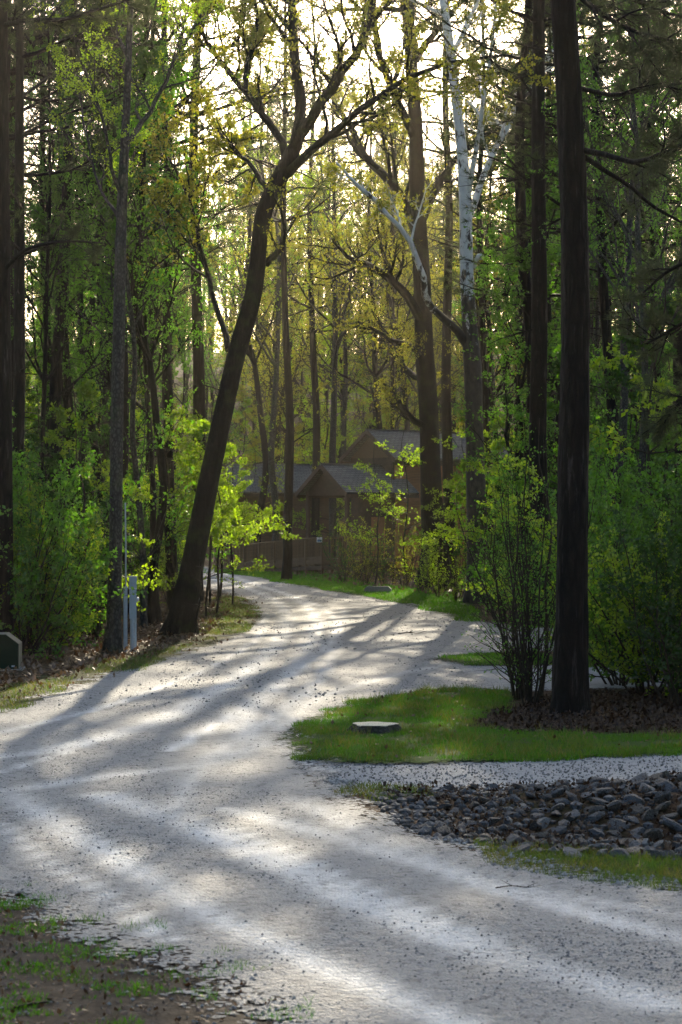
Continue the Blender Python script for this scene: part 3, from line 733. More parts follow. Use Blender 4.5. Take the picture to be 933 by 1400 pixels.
def custom_tree(name, D, trunk, limbs, bark, leafm, label, seed, sides=22, prm=None, leafsize=0.08, flare=0.5, tw=1.0, rough=0.05, top=None, seg=40):
    g = np.random.default_rng(seed)
    P, R = traced(trunk, D); base = np.array([P[0][0], P[0][1], float(hgt(P[0][0], P[0][1]))])
    P[0][2] = base[2] - 0.2
    P = P - base
    v, f, PP, RR = trunk_tube(P, R, sides, g, rough, flare, seg)
    geo = [(v, f)]; T = Tubes(); lv = []
    pr = dict(HARD); pr.update(prm or {})
    for lp in limbs:
        dep = lp.get('dep', 0.0); pts = lp['px']
        LP, LR = traced(pts, D, [dep * i / (len(pts)-1) for i in range(len(pts))])
        LP = LP - base; LP, LR = resample(LP, LR, 14)
        LP[1:-1] += g.normal(size=(12, 3)) * 0.02
        T.add(LP, LR, 10)
        L = np.linalg.norm(np.diff(LP, axis=0), axis=1).sum()
        for t in np.linspace(lp.get('t0', 0.25), 1.0, int(lp.get('k', 8) * tw)):
            i = min(int(t * 13), 12); d0 = unit(LP[i+1] - LP[i]); a = math.radians(g.uniform(30, 65))
            s = unit(np.cross(d0, g.normal(size=3)))
            grow(T, LP[i], unit(d0*math.cos(a) + s*math.sin(a) + np.array([0, 0, .15])), lp.get('L', 0.4) * L * g.uniform(.5, 1.1) * (1.1 - .4*t), LR[i]*0.5 + 0.004, 0 if L > 3 else 1, g, pr, lv)
    if top:  # dense crown limbs, mostly above the view, added to shade the road
        t0, nt, Lt = top; n = len(PP)
        for t in np.linspace(t0, 0.98, nt):
            i = min(int(t * (n-1)), n-2); a = g.uniform(0, 6.28); el = g.uniform(.25, 1.0)
            grow(T, PP[i], np.array([math.cos(a)*math.cos(el), math.sin(a)*math.cos(el), math.sin(el)]), Lt * g.uniform(.6, 1.15) * (1.35 - .6*t), RR[i]*.45 + .01, 0, g, dict(pr, leaf=13, kids=[8, 7]), lv)
    if len(T.t): geo.append(T.geo())
    V1, F1 = join_geo(geo)
    e = ob(name, None, None, tuple(base)); tag(e, label, 'tree')
    ob('trunk', mesh_np('trunk', V1, F1, M[bark]), e)
    if lv:
        lv = np.concatenate(lv); a, b = leaf_geo(lv[:, :3], leafsize, g)
        ob('crown', mesh_np('crown', a, [b], M[leafm], False), e)
    return e, PP, RR

# A: the leaning tree at the bend
custom_tree('leaning_tree', 53.6,
    [(243, 870, 54), (249, 842, 38), (262, 780, 31), (275, 710, 29), (300, 590, 26), (325, 480, 25), (347, 400, 24), (355, 330, 22), (360, 295, 22), (376, 256, 24), (394, 222, 22), (400, 205, 19)],
    [dict(px=[(394, 226, 20), (404, 195, 18), (412, 160, 17), (408, 120, 15), (402, 60, 14), (400, 0, 12), (396, -90, 9), (398, -200, 4)], dep=3, k=9, t0=0.45),
     dict(px=[(400, 205, 17), (425, 162, 15), (455, 118, 13), (485, 75, 12), (505, 30, 10), (515, -20, 8), (535, -110, 4)], dep=-3, k=9, t0=0.3),
     dict(px=[(392, 238, 14), (420, 212, 12), (470, 168, 10), (520, 130, 8), (570, 102, 7), (625, 84, 6), (700, 75, 3)], dep=-5, k=12, t0=0.25, L=0.3),
     dict(px=[(390, 230, 12), (386, 196, 11), (362, 160, 10), (335, 125, 9), (305, 90, 7), (280, 50, 5), (262, 0, 3)], dep=4, k=12, t0=0.3),
     dict(px=[(366, 262, 8), (345, 228, 6), (318, 202, 5), (290, 165, 3)], dep=3, k=7),
     dict(px=[(335, 125, 7), (340, 80, 6), (352, 40, 5), (345, -20, 3)], dep=2, k=8),
     dict(px=[(365, 362, 8), (380, 345, 9), (389, 325, 7), (383, 290, 4), (374, 260, 2)], dep=-1, k=3),
     dict(px=[(312, 478, 9), (304, 450, 8), (290, 395, 7), (272, 330, 6), (258, 270, 5), (230, 215, 3)], dep=3, k=8, t0=0.4)],
    'bark_lean', 'leaf_gold', 'thick dark tree leaning over the bend with its trunk forked high up', 11, prm=dict(leaf=7), leafsize=0.08, flare=0.1, tw=1.5)

# B: the dark pine standing in the lawn island
eB, PB, RB = custom_tree('pine_tree', 32.7,
    [(779, 978, 46), (781, 900, 44), (783, 700, 42), (786, 500, 39), (787, 380, 37), (783, 230, 36), (770, 0, 33), (760, -200, 30), (752, -500, 26), (745, -900, 14)], [],
    'bark_pine', 'needle', 'massive dark pine trunk standing in mulch on the lawn island', 12, sides=44, flare=0.42, rough=0.07, seg=140)
def pine_limbs(e, D, base, specs, seed):
    g = np.random.default_rng(seed); T = Tubes(); lv = []
    prm = dict(n=[6, 5], up=[0.03, 0.03], wob=0.14, sides=[5, 3], max=1, kids=[7], start=0.2, ang=(25, 65), lr=0.5, rr=0.55, rmin=0.006, leaf=7, flat=0.6)
    for s in specs:
        T = Tubes()
        LP, LR = traced(s['px'], D, [s.get('dep', 0) * i / (len(s['px'])-1) for i in range(len(s['px']))])
        LP -= base; LP, LR = resample(LP, LR, 12); T.add(LP, LR, 8)
        L = np.linalg.norm(np.diff(LP, axis=0), axis=1).sum()
        for t in np.linspace(s.get('t0', .35), 1, s.get('k', 8)):
            i = min(int(t*11), 10); d0 = unit(LP[i+1]-LP[i]); q = unit(np.cross(d0, g.normal(size=3)))
            grow(T, LP[i], unit(d0 + q*.8 + [0, 0, .1]), g.uniform(.5, 1.1) * s.get('L', 0.9), LR[i]*.5+.004, 0, g, prm, lv)
        v, f = T.geo(); ob('limb', mesh_np('limb', v, [f], M['bark_dark']), e)
    lv = np.concatenate(lv); a, b = needle_geo(lv[:, :3], lv[:, 3:], 12, 0.17, 0.004, g)
    ob('crown', mesh_np('crown', a, [b], M['needle'], False), e)
bB = np.array(eB.location)
pine_limbs(eB, 32.7, bB, [
    dict(px=[(795, 205, 9), (830, 212, 8), (870, 222, 7), (905, 210, 6), (960, 195, 5), (1020, 190, 3)], dep=-2, t0=0.45, k=10),
    dict(px=[(800, 215, 8), (830, 235, 7), (862, 255, 6), (890, 280, 5), (925, 300, 4), (990, 330, 3)], dep=1, t0=0.75, k=7),
    dict(px=[(772, -25, 9), (810, 10, 8), (850, 35, 7), (890, 50, 5), (950, 60, 3)], dep=-1, t0=0.3, k=14),
    dict(px=[(770, -60, 9), (830, -20, 8), (890, 10, 6), (950, 30, 4), (1010, 60, 3)], dep=2, t0=0.3, k=14),
    dict(px=[(790, 120, 7), (840, 130, 6), (890, 120, 5), (960, 110, 3)], dep=3, t0=0.4, k=12),
    dict(px=[(760, -120, 9), (700, -80, 7), (640, -60, 5)], dep=-3, t0=0.3, k=8)], 5)

eL, _, _ = custom_tree('pine_tree', 45.0, [(6, 900, 30), (5, 850, 27), (5, 700, 25), (3, 400, 23), (0, 0, 20), (-4, -300, 14), (-8, -700, 7)], [],
    'bark_pine', 'needle', 'thick black pine trunk standing behind the green utility box', 16, sides=24, flare=0.2, seg=60)
pine_limbs(eL, 45.0, np.array(eL.location), [
    dict(px=[(2, 35, 8), (40, 28, 7), (90, 26, 6), (130, 14, 5), (190, -5, 3)], dep=-2, t0=0.1, k=14),
    dict(px=[(0, -20, 9), (60, -10, 7), (120, -20, 5), (180, -30, 3)], dep=2, t0=0.1, k=14),
    dict(px=[(4, 372, 7), (30, 345, 6), (55, 335, 5), (90, 330, 4), (140, 332, 2)], dep=-2, t0=0.8, k=2, L=.4),
    dict(px=[(0, -80, 9), (80, -60, 7), (200, -70, 4)], dep=0, t0=0.2, k=12)], 6)
eR, _, _ = custom_tree('pine_tree', 38.0, [(1010, 940, 34), (1008, 700, 30), (1005, 300, 27), (1000, 0, 24), (995, -500, 12)], [],
    'bark_pine', 'needle', 'dark pine with drooping needle boughs at the shaded driveway end', 17, sides=20, flare=0.2, seg=40)
pine_limbs(eR, 38.0, np.array(eR.location), [
    dict(px=[(1005, 420, 8), (960, 430, 7), (920, 450, 5), (885, 470, 3)], dep=-1, t0=0.3, k=9),
    dict(px=[(1005, 330, 8), (960, 350, 7), (915, 370, 5), (880, 400, 3)], dep=2, t0=0.3, k=9),
    dict(px=[(1005, 520, 8), (960, 540, 7), (910, 560, 4)], dep=1, t0=0.3, k=9),
    dict(px=[(1000, 180, 8), (950, 190, 6), (900, 215, 4), (870, 240, 3)], dep=-2, t0=0.3, k=9),
    dict(px=[(1000, 60, 8), (940, 70, 6), (880, 90, 3)], dep=1, t0=0.3, k=10)], 7)

# C: the sycamore with the white forked top
custom_tree('sycamore_tree', 72.0,
    [(656, 826, 34), (655, 790, 30), (652, 700, 27), (649, 600, 25), (646, 500, 25), (642, 440, 20), (638, 350, 18), (637, 300, 17), (633, 220, 15), (624, 140, 13), (615, 60, 12), (606, 0, 10), (596, -90, 8), (590, -220, 5), (586, -340, 3)],
    [dict(px=[(638, 470, 14), (620, 448, 11), (595, 425, 10), (583, 412, 10), (580, 385, 9), (570, 350, 8), (548, 315, 7), (515, 275, 6), (485, 250, 5), (460, 222, 3)], dep=-3, k=6, t0=0.6, L=0.25),
     dict(px=[(640, 300, 10), (655, 262, 9), (668, 225, 8), (690, 180, 8), (715, 135, 7), (742, 95, 6), (775, 40, 3)], dep=3, k=10, t0=0.35),
     dict(px=[(640, 270, 8), (648, 215, 7), (658, 160, 6), (668, 90, 5), (680, 10, 4), (690, -80, 2)], dep=-3, k=10, t0=0.35),
     dict(px=[(618, 80, 7), (635, 40, 6), (655, 0, 4), (680, -60, 2)], dep=2, k=8),
     dict(px=[(648, 365, 6), (656, 352, 9), (660, 350, 4)], dep=-.3, k=1)],
    'bark_sycamore', 'leaf_gold', 'tall sycamore with smooth white forked upper trunk and dark lower bark', 13, prm=dict(leaf=6), leafsize=0.085, top=(0.70, 16, 5.0))

# D: the dark oak in front of the cabin
custom_tree('oak_tree', 86.0,
    [(596, 812, 38), (594, 750, 31), (589, 650, 28), (586, 560, 26), (580, 470, 25), (577, 380, 24), (571, 280, 22), (569, 180, 19), (562, 80, 17), (558, 0, 15), (552, -120, 14), (548, -260, 9), (545, -340, 4)],
    [dict(px=[(580, 440, 14), (562, 415, 13), (545, 392, 12), (525, 375, 11), (500, 362, 9), (478, 352, 6), (455, 330, 3)], dep=-4, k=12, t0=0.35),
     dict(px=[(582, 490, 9), (560, 472, 8), (535, 465, 6), (515, 452, 5), (490, 440, 3)], dep=-3, k=9),
     dict(px=[(580, 520, 9), (555, 505, 8), (545, 485, 6), (540, 465, 4)], dep=3, k=6),
     dict(px=[(586, 585, 10), (562, 572, 9), (548, 555, 8), (540, 540, 6), (525, 525, 3)], dep=-3, k=7),
     dict(px=[(574, 330, 16), (555, 280, 14), (530, 245, 12), (500, 215, 10), (478, 170, 8), (455, 140, 4)], dep=4, k=12, t0=.3),
     dict(px=[(572, 310, 13), (590, 270, 12), (610, 235, 10), (640, 200, 8), (690, 170, 5)], dep=4, k=11, t0=.3),
     dict(px=[(568, 190, 12), (545, 140, 10), (520, 80, 9), (510, 20, 7), (495, -60, 4)], dep=-4, k=12, t0=.3),
     dict(px=[(562, 90, 11), (590, 50, 9), (625, 10, 7), (660, -50, 4)], dep=-3, k=10, t0=.3)],
    'bark_oak', 'leaf_gold', 'broad dark oak with low crooked limbs beside the wooden cabin', 14, prm=dict(leaf=3), leafsize=0.085, top=(0.66, 18, 6.0))

# F: the slim grey tree beside the utility pedestal
custom_tree('grey_barked_tree', 46.6,
    [(153, 894, 26), (155, 860, 20), (158, 760, 18), (160, 600, 17), (163, 450, 17), (166, 320, 15), (170, 210, 13), (174, 130, 10), (177, 50, 9), (180, -30, 8), (184, -200, 4)],
    [dict(px=[(170, 212, 9), (192, 172, 7), (212, 138, 6), (232, 100, 5), (250, 65, 5), (275, 20, 3)], dep=2, k=9),
     dict(px=[(164, 262, 6), (152, 232, 5), (145, 180, 4), (128, 130, 4), (110, 75, 3), (95, 20, 2)], dep=-2, k=8),
     dict(px=[(163, 300, 5), (140, 262, 4), (128, 225, 3), (115, 165, 3), (108, 120, 2)], dep=2, k=7),
     dict(px=[(176, 90, 6), (165, 50, 5), (150, 0, 4), (140, -60, 2)], dep=2, k=8)],
    'bark_grey', 'leaf_lime', 'slim grey-barked tree directly beside the utility pedestal', 15, prm=dict(leaf=5), leafsize=0.055, flare=0.3, sides=16)

# straight trunks one can point at: (px, base py, width at 1.5 m in px, lean of the top in px, kind, label)
HW = [hardwood(300 + i, 20, 0.17, 20, 0.36, ['bark_dark', 'bark_grey', 'bark_dark', 'bark_oak', 'bark_grey'][i], ['leaf_gold', 'leaf_lime', 'leaf_gold', 'leaf_lime', 'leaf_gold'][i], 0.095, 9, low=8) for i in range(5)]
HT = [hardwood(330 + i, 13, 0.075, 15, 0.30, ['bark_dark', 'bark_grey', 'bark_dark'][i], ['leaf_lime', 'leaf_gold', 'leaf_lime'][i], 0.085, 9, spread=0.2, low=10, lean=0.035) for i in range(3)]
PN = [pine(350 + i, 27, 0.21, [0.5, 0.42, 0.56][i], 46) for i in range(3)]
SP = [sapling(370 + i, 5.0, ['leaf_lime', 'leaf_green', 'leaf_lime', 'leaf_gold'][i], 0.075, 10) for i in range(4)] + [sapling(380 + i, 5.0, 'leaf_lime', 0.085, 3, 9, 0.3, 0.35) for i in range(2)] + [sapling(384 + i, 5.0, 'leaf_lime', 0.08, 10, 15, 0.35, 0.36) for i in range(2)]
SH = [shrub(390 + i, 2.6, ['leaf_lime', 'leaf_green', 'leaf_green', 'leaf_deep', 'leaf_gold'][i], 0.062, 7) for i in range(5)]
BUSH = [shrub(400 + i, 2.6, ['leaf_green', 'leaf_lime', 'leaf_deep'][i], 0.066, 15, 12, 0.8, (9, 5)) for i in range(3)]

ISH = [shrub(450 + i, 3.3, 'leaf_green', 0.042, 5, 12, 0.42, (8, 4)) for i in range(2)]
NAMED = [  # px, depth m, trunk width px, kind, variant, label
    (22, 50.0, 20, 'P', 1, 'dark pine trunk wrapped in shade behind the leafy roadside bush'),
    (76, 58.0, 20, 'P', 2, 'thick pine trunk rising behind the leafy roadside bush'),
    (50, 56.0, 9, 'H', 0, 'slender pale-flecked trunk behind the leafy roadside bush'),
    (100, 64.0, 13, 'P', 0, 'medium pine trunk in the woods between the bush and the grey-barked tree'),
    (124, 60.0, 7, 'T', 0, 'thin dark sapling trunk one step from the grey-barked tree'),
    (148, 78.0, 15, 'P', 1, 'dark pine trunk seen just past the grey-barked tree'),
    (178, 74.0, 11, 'H', 1, 'grey trunk standing straight behind the utility pedestal'),
    (196, 56.5, 10, 'T', 1, 'thin leaning trunk behind the utility pedestal with smooth bark'),
    (206, 58.0, 13, 'H', 2, 'dark trunk of a close pair between pedestal and leaning tree'),
    (216, 59.0, 10, 'H', 0, 'thinner dark trunk of a close pair between pedestal and leaning tree'),
    (238, 66.0, 17, 'P', 2, 'straight brown pine trunk behind the foot of the leaning tree'),
    (266, 72.0, 19, 'P', 0, 'stout straight pine trunk rising behind the leaning tree'),
    (393, 96.0, 13, 'P', 2, 'straight slim trunk standing in front of the wooden ramp'),
    (350, 118.0, 12, 'H', 2, 'bare dark trunk behind the low outbuilding roof'),
    (431, 122.0, 12, 'P', 1, 'straight hazy pine trunk behind the porch roof'),
    (482, 128.0, 9, 'H', 1, 'thin hazy trunk behind the cabin gable'),
    (618, 96.0, 20, 'P', 2, 'thick dark pine trunk between the oak and the sycamore'),
    (668, 88.0, 13, 'P', 1, 'slim dark pine trunk close behind the white sycamore'),
    (686, 98.0, 10, 'H', 0, 'slender dark trunk two steps behind the white sycamore'),
    (748, 58.0, 26, 'P', 0, 'thick rough pine trunk close behind the dark island pine'),
    (812, 52.0, 15, 'H', 1, 'grey trunk standing behind the driveway past the island pine'),
    (868, 47.0, 13, 'H', 4, 'grey forked tree behind the dense green bushes by the driveway'),
    (848, 62.0, 12, 'P', 2, 'dark pine trunk deep behind the dense bushes by the driveway'),
    (722, 70.0, 8, 'T', 2, 'thin crooked stem behind the multi-stemmed shrub'),
    (456, 118.0, 11, 'H', 4, 'tall fine-twigged hardwood rising just behind the porch roof'),
    (528, 124.0, 12, 'H', 0, 'tall fine-twigged hardwood rising behind the higher cabin roof'),
    (372, 117.0, 10, 'H', 1, 'tall hardwood between the outbuilding and the cabin porch'),
    (545, 116.0, 9, 'H', 2, 'slim tall hardwood between the cabin and the oak'),
    (904, 60.0, 12, 'P', 1, 'dark pine trunk at the shaded end of the driveway'),
]
LIB = {'P': (PN, 0.21, 'pine_tree'), 'H': (HW, 0.17, 'hardwood_tree'), 'T': (HT, 0.075, 'slender_tree')}
g = np.random.default_rng(77)
taken = []
for px, D, wd, kind, vi, label in NAMED:
    lib, r0, nm = LIB[kind]; x = (px - CX) * D / F
    s = wd * D / F / 2 / (r0 * 0.95); sxy = s; sz = min(max(s, 0.8), 1.25) if not label.startswith(('tall', 'slim tall')) else 1.35
    plant(nm, lib[vi % len(lib)], ground_at(x, D), g.uniform(0, 6.28), (sxy if sxy < 1.3 else 1.3, sxy if sxy < 1.3 else 1.3, sz), label, 'tree', None, 'leaf_green' if kind != 'P' and (px < 300 or px > 700) else None)
    taken.append((x, D))
for px, D in [(248, 53.6), (779, 32.7), (655, 72), (596, 86), (153, 46.6)]: taken.append(((px-CX)*D/F, D))

# ------------------------------------------------------------------ the woods behind
CAB = np.array([0.5, 108.0])
def ok(x, y, md):
    p = np.array([[x, y]])
    if sdist(p, ROAD)[0] > -1.3 or sdist(p, DRIVE_A)[0] > -1.0 or sdist(p, DRIVE_B)[0] > -1.0: return False
    if sdist(p, ISLAND)[0] > -0.5 or sdist(p, CABIN_GRASS)[0] > -0.3: return False
    t = np.array(taken); return np.hypot(t[:, 0]-x, t[:, 1]-y).min() > md
count = {}
def wood(n, d0, d1, pxa, pxb, kinds, md, label, group, power=1.0, leaf=None):
    done = tries = 0
    while done < n and tries < n * 40:
        tries += 1
        D = d0 + (d1 - d0) * g.random() ** power; px = g.uniform(pxa, pxb); x = (px - CX) * D / F
        if not ok(x, D, md): continue
        kd = kinds[int(g.integers(len(kinds)))]; lib, r0, nm = LIB[kd]
        s = g.uniform(.7, 1.2); vi = int(g.integers(len(lib)))
        lab = {'P': 'straight pine tree ', 'H': 'bare-limbed hardwood tree ', 'T': 'thin young tree '}[kd] + label
        plant(nm, lib[vi], ground_at(x, D), g.uniform(0, 6.28), (s, s, g.uniform(.85, 1.15)), lab, 'tree', {'P': 'pines ', 'H': 'hardwoods ', 'T': 'young trees '}[kd] + group, leaf[int(g.integers(len(leaf)))] if leaf and kd != 'P' else None)
        taken.append((x, D)); done += 1
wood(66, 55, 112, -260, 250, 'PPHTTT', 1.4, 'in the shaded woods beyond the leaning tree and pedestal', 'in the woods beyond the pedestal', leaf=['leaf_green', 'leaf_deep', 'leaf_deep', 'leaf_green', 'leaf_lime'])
wood(70, 126, 250, -150, 330, 'PHHT', 2.0, 'in the far woods past the outbuilding', 'in the far woods past the outbuilding', leaf=['leaf_lime', 'leaf_gold', 'leaf_green'])
wood(84, 122, 250, 330, 640, 'PPHHTT', 1.9, 'in the hazy sunlit woods behind the cabin', 'in the hazy woods behind the cabin')
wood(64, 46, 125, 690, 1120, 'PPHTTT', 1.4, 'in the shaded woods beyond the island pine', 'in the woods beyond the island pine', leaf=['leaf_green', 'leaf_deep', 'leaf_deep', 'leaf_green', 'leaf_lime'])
wood(64, 100, 260, 600, 1150, 'PPHH', 2.2, 'in the deep woods past the sycamore', 'in the deep woods past the sycamore', leaf=['leaf_lime', 'leaf_gold', 'leaf_green'])

def shrubs(n, d0, d1, pxa, pxb, lib_, name, cat, smin, smax, label, group, md=0.7, leaf=None):
    done = tries = 0; lib = lib_[:4] if lib_ is SP else lib_
    while done < n and tries < n * 40:
        tries += 1
        D = g.uniform(d0, d1); px = g.uniform(pxa, pxb); x = (px - CX) * D / F
        if not ok(x, D, md) or (135 < px < 300 and D < 66): continue
        s = g.uniform(smin, smax)
        plant(name, lib[int(g.integers(len(lib)))], ground_at(x, D), g.uniform(0, 6.28), s, label, cat, group, leaf[int(g.integers(len(leaf)))] if leaf else None); done += 1
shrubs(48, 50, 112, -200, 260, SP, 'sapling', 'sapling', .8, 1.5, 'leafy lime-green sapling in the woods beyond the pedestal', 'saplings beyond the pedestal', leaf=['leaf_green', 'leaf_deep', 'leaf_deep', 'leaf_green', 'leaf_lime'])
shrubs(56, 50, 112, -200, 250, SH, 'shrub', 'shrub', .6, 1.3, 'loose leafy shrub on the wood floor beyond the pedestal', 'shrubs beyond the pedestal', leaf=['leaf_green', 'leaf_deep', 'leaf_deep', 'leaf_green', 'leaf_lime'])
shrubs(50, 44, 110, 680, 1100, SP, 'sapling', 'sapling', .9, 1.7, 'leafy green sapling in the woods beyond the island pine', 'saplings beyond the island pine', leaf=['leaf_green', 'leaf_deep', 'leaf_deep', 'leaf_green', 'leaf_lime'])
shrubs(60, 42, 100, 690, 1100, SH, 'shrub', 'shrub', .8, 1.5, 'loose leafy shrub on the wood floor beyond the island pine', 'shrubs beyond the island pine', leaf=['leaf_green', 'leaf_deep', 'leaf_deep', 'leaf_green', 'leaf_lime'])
shrubs(60, 122, 210, 280, 660, SP, 'sapling', 'sapling', 1.0, 1.9, 'sunlit sapling in the hazy woods behind the cabin', 'saplings behind the cabin')
shrubs(40, 126, 210, -150, 300, SP, 'sapling', 'sapling', 1.0, 1.9, 'pale sapling in the far woods past the outbuilding', 'saplings past the outbuilding')
shrubs(20, 100, 160, 640, 1000, SP, 'sapling', 'sapling', 1.0, 1.9, 'leafy sapling in the deep woods past the sycamore', 'saplings past the sycamore')

def put(name, lib, vi, px, D, s, label, cat, group=None, rz=None):
    x = (px - CX) * D / F
    return plant(name, lib[vi], ground_at(x, D), g.uniform(0, 6.28) if rz is None else rz, s, label, cat, group)
# the leafy roadside bush behind the green box
for px, D, s, v in [(25, 45.0, 1.30, 0), (62, 45.8, 1.15, 1), (88, 50.5, 1.0, 0), (-8, 47, 1.35, 0), (48, 48.5, 1.5, 0)]:
    put('bush', BUSH, v, px, D, s, {25: 'dense bright green bush directly behind the green utility box', 62: 'lime-green bush one step along from the green utility box', 88: 'smaller green bush between the utility box bushes and the grey-barked tree',
        -8: 'green bush crowding the black pine trunk by the utility box', 48: 'tallest green bush at the back of the utility box thicket'}[px], 'bush', 'bushes behind the green utility box')
for px, D, s, v in [(296, 64, 1.2, 6), (318, 70, 1.05, 7), (282, 62, 1.1, 7), (300, 76, 1.3, 6), (255, 64, 1.2, 0), (288, 70, 1.35, 7)]:
    put('sapling', SP, v, px, D, s, 'glowing lime-green sapling just behind the leaning tree', 'sapling', 'saplings behind the leaning tree')
for px, D, s, v in [(624, 76, 1.0, 6), (605, 82, .9, 4), (668, 66, 1.1, 6), (640, 82, 1.3, 5)]:
    put('sapling', SP, v, px, D, s, 'lime-green sapling at the feet of the oak and sycamore', 'sapling', 'saplings by the oak and sycamore')
for px, D, s, v in [(600, 76, .7, 0), (625, 73, 0.75, 0), (672, 65, .9, 1), (575, 82, .7, 0), (692, 60, 1.1, 1)]:
    put('shrub', SH, v, px, D, s, 'loose yellow-green shrub along the road below the sycamore', 'shrub', 'shrubs below the sycamore')
for px, D, s, v in [(472, 92, .8, 3), (500, 90, .75, 4), (525, 92, 0.8, 3), (552, 89, .9, 4), (486, 95, .95, 4)]:
    put('shrub', SH, v, px, D, s, 'dull brownish-green shrub in front of the cabin porch', 'shrub', 'shrubs in front of the porch')
for px, D, s, v in [(512, 88, 1.15, 4), (558, 86, 1.3, 5), (536, 90, 1.0, 4)]:
    put('sapling', SP, v, px, D, s, 'slim sapling with glowing leaves in front of the cabin', 'sapling', 'saplings in front of the cabin')
put('multi_stem_shrub', ISH, 0, 726, 34.0, (.85, .85, 1.15), 'tall multi-stemmed shrub leaning beside the island pine trunk', 'shrub')
put('multi_stem_shrub', ISH, 1, 708, 35.2, (.75, .75, .85), 'sparse spreading shrub next to the tall shrub on the island', 'shrub')
put('sapling', SP, 4, 738, 35.0, 0.9, 'thin green sapling among the shrub stems on the island', 'sapling')
for px, D, s, v in [(850, 38, 1.05, 0), (885, 36, 1.0, 1), (925, 34, 1.05, 2), (905, 40, 1.25, 0), (840, 43, 1.2, 0), (960, 36, 1.2, 2), (875, 45, 1.3, 0)]:
    put('bush', BUSH, v, px, D, s, {850: 'dense green bush beside the driveway, next past the island pine', 885: 'lime-tinged bush in front of the driveway thicket', 925: 'very dark bush overhanging the end of the mulch bed',
        905: 'tall dense green bush in the middle of the driveway thicket', 840: 'green bush across the driveway behind the island pine', 960: 'dark bush at the foot of the drooping pine', 875: 'large green bush at the back of the driveway thicket'}[px], 'bush', 'bushes past the pine')


# the wood goes on beyond what one can tell apart: on the hill behind, and, out of view, all round the clearing to block skylight
def far_woods(name, C, tall, nleaf, lsize, label, seed, mat):
    g = np.random.default_rng(seed); T = Tubes(); L = []
    for x, y in C:
        z = float(hgt(x, y)); h = tall * g.uniform(.75, 1.15); r = g.uniform(.1, .22)
        top = np.array([x + g.normal()*.8, y + g.normal()*.8, z + h])
        T.add([(x, y, z - .3), ((x+top[0])/2 + g.normal()*.2, (y+top[1])/2, z + h/2), top], [r, r*.7, r*.15], 5)
        k = nleaf; t = g.uniform(0.10, 1.0, k); cl = g.integers(0, 26, k)
        cc = g.normal(size=(26, 3)) * [1.5, 1.5, .6]; ct = g.uniform(.1, 1, 26)
        p = np.array([x, y, z]) + (top - [x, y, z]) * ct[cl][:, None] + cc[cl] + g.normal(size=(k, 3)) * .55
        p[:, 2] = np.maximum(p[:, 2], z + .2); L.append(p)
        for q in range(26):
            a = np.array([x, y, z]) + (top - [x, y, z]) * max(.05, ct[q] - .07); T.add([a, a + (cc[q] + [0, 0, .8])*.6, a + cc[q] + [0, 0, 1.1]], [.04, .025, .01], 3)
    v, f = T.geo(); lv, lq = leaf_geo(np.concatenate(L), lsize, g)
    e = ob(name, mesh_np(name, lv, [lq], M[mat], False)); tag(e, label, 'woods', kind='stuff')
    t = ob('trunks', mesh_np('trunks', v, [f], M['bark_dark']), e); t['kind'] = 'stuff'
g2 = np.random.default_rng(99)
C = []
while len(C) < 180:
    D = g2.uniform(190, 310); C.append((g2.uniform(-.24, .24) * D, D))
far_woods('far_woods', C, 21, 480, 0.24, 'distant mass of trees on the rising ground behind the cabin', 1, 'leaf_gold')
C = []
while len(C) < 150:
    x, y = g2.uniform(-60, 60), g2.uniform(-55, 60)
    if y > 6 and abs(x) < 0.22 * y + 9: continue
    if y < 6 and math.hypot(x, y - 6) < 17: continue
    if sdist(np.array([[x, y]]), ROAD)[0] > -1.5 and abs(x) < 25: continue
    if y > 35 and abs(x) < .3 * y: continue
    C.append((x, y))
far_woods('unseen_shade_woods', C, 22, 620, 0.50, 'dense unseen woods added around the gravel clearing to block skylight', 2, 'leaf_deep')  # out of view; added to keep skylight off the trunk fronts

# ------------------------------------------------------------------ cabin, ramp, outbuilding
def box_np(x0, x1, y0, y1, z0, z1):
    v = np.array([[x, y, z] for z in (z0, z1) for y in (y0, y1) for x in (x0, x1)], float)
    f = np.array([[0, 2, 3, 1], [4, 5, 7, 6], [0, 1, 5, 4], [2, 6, 7, 3], [0, 4, 6, 2], [1, 3, 7, 5]])
    return v, f
def box(name, dims, mat, parent=None, loc=(0, 0, 0), rot=(0, 0, 0), bev=0.0):
    v, f = box_np(*dims); me = mesh_np(name, v, [f], M[mat], False)
    if bev:
        bm = bmesh.new(); bm.from_mesh(me); bmesh.ops.bevel(bm, geom=bm.edges[:], offset=bev, segments=2, affect='EDGES'); bm.to_mesh(me); bm.free()
    return ob(name, me, parent, loc, rot)
def prism(name, prof, y0, y1, mat, parent=None, loc=(0, 0, 0), rot=(0, 0, 0)):
    """profile in local x,z extruded along y"""
    n = len(prof); v = [(x, y, z) for y in (y0, y1) for x, z in prof]
    me = bpy.data.meshes.new(name)
    me.from_pydata(v, [], [list(range(n)), list(range(2*n-1, n-1, -1))] + [[i, i+n, (i+1) % n + n, (i+1) % n] for i in range(n)])
    bm = bmesh.new(); bm.from_mesh(me); bmesh.ops.recalc_face_normals(bm, faces=bm.faces[:]); bm.to_mesh(me); bm.free()
    me.materials.append(M[mat]); return ob(name, me, parent, loc, rot)
def beam(name, p, q, wd, h, mat, parent=None):
    """box from p to q (centre line), local x along it"""
    p, q = Vector(p), Vector(q); d = q - p
    v, f = box_np(0, d.length, -wd/2, wd/2, -h/2, h/2)
    rz = math.atan2(d.y, d.x); ry = -math.atan2(d.z, math.hypot(d.x, d.y))
    o = ob(name, mesh_np(name, v, [f], M[mat], False), parent, p); o.rotation_euler = (0, ry, rz); return o
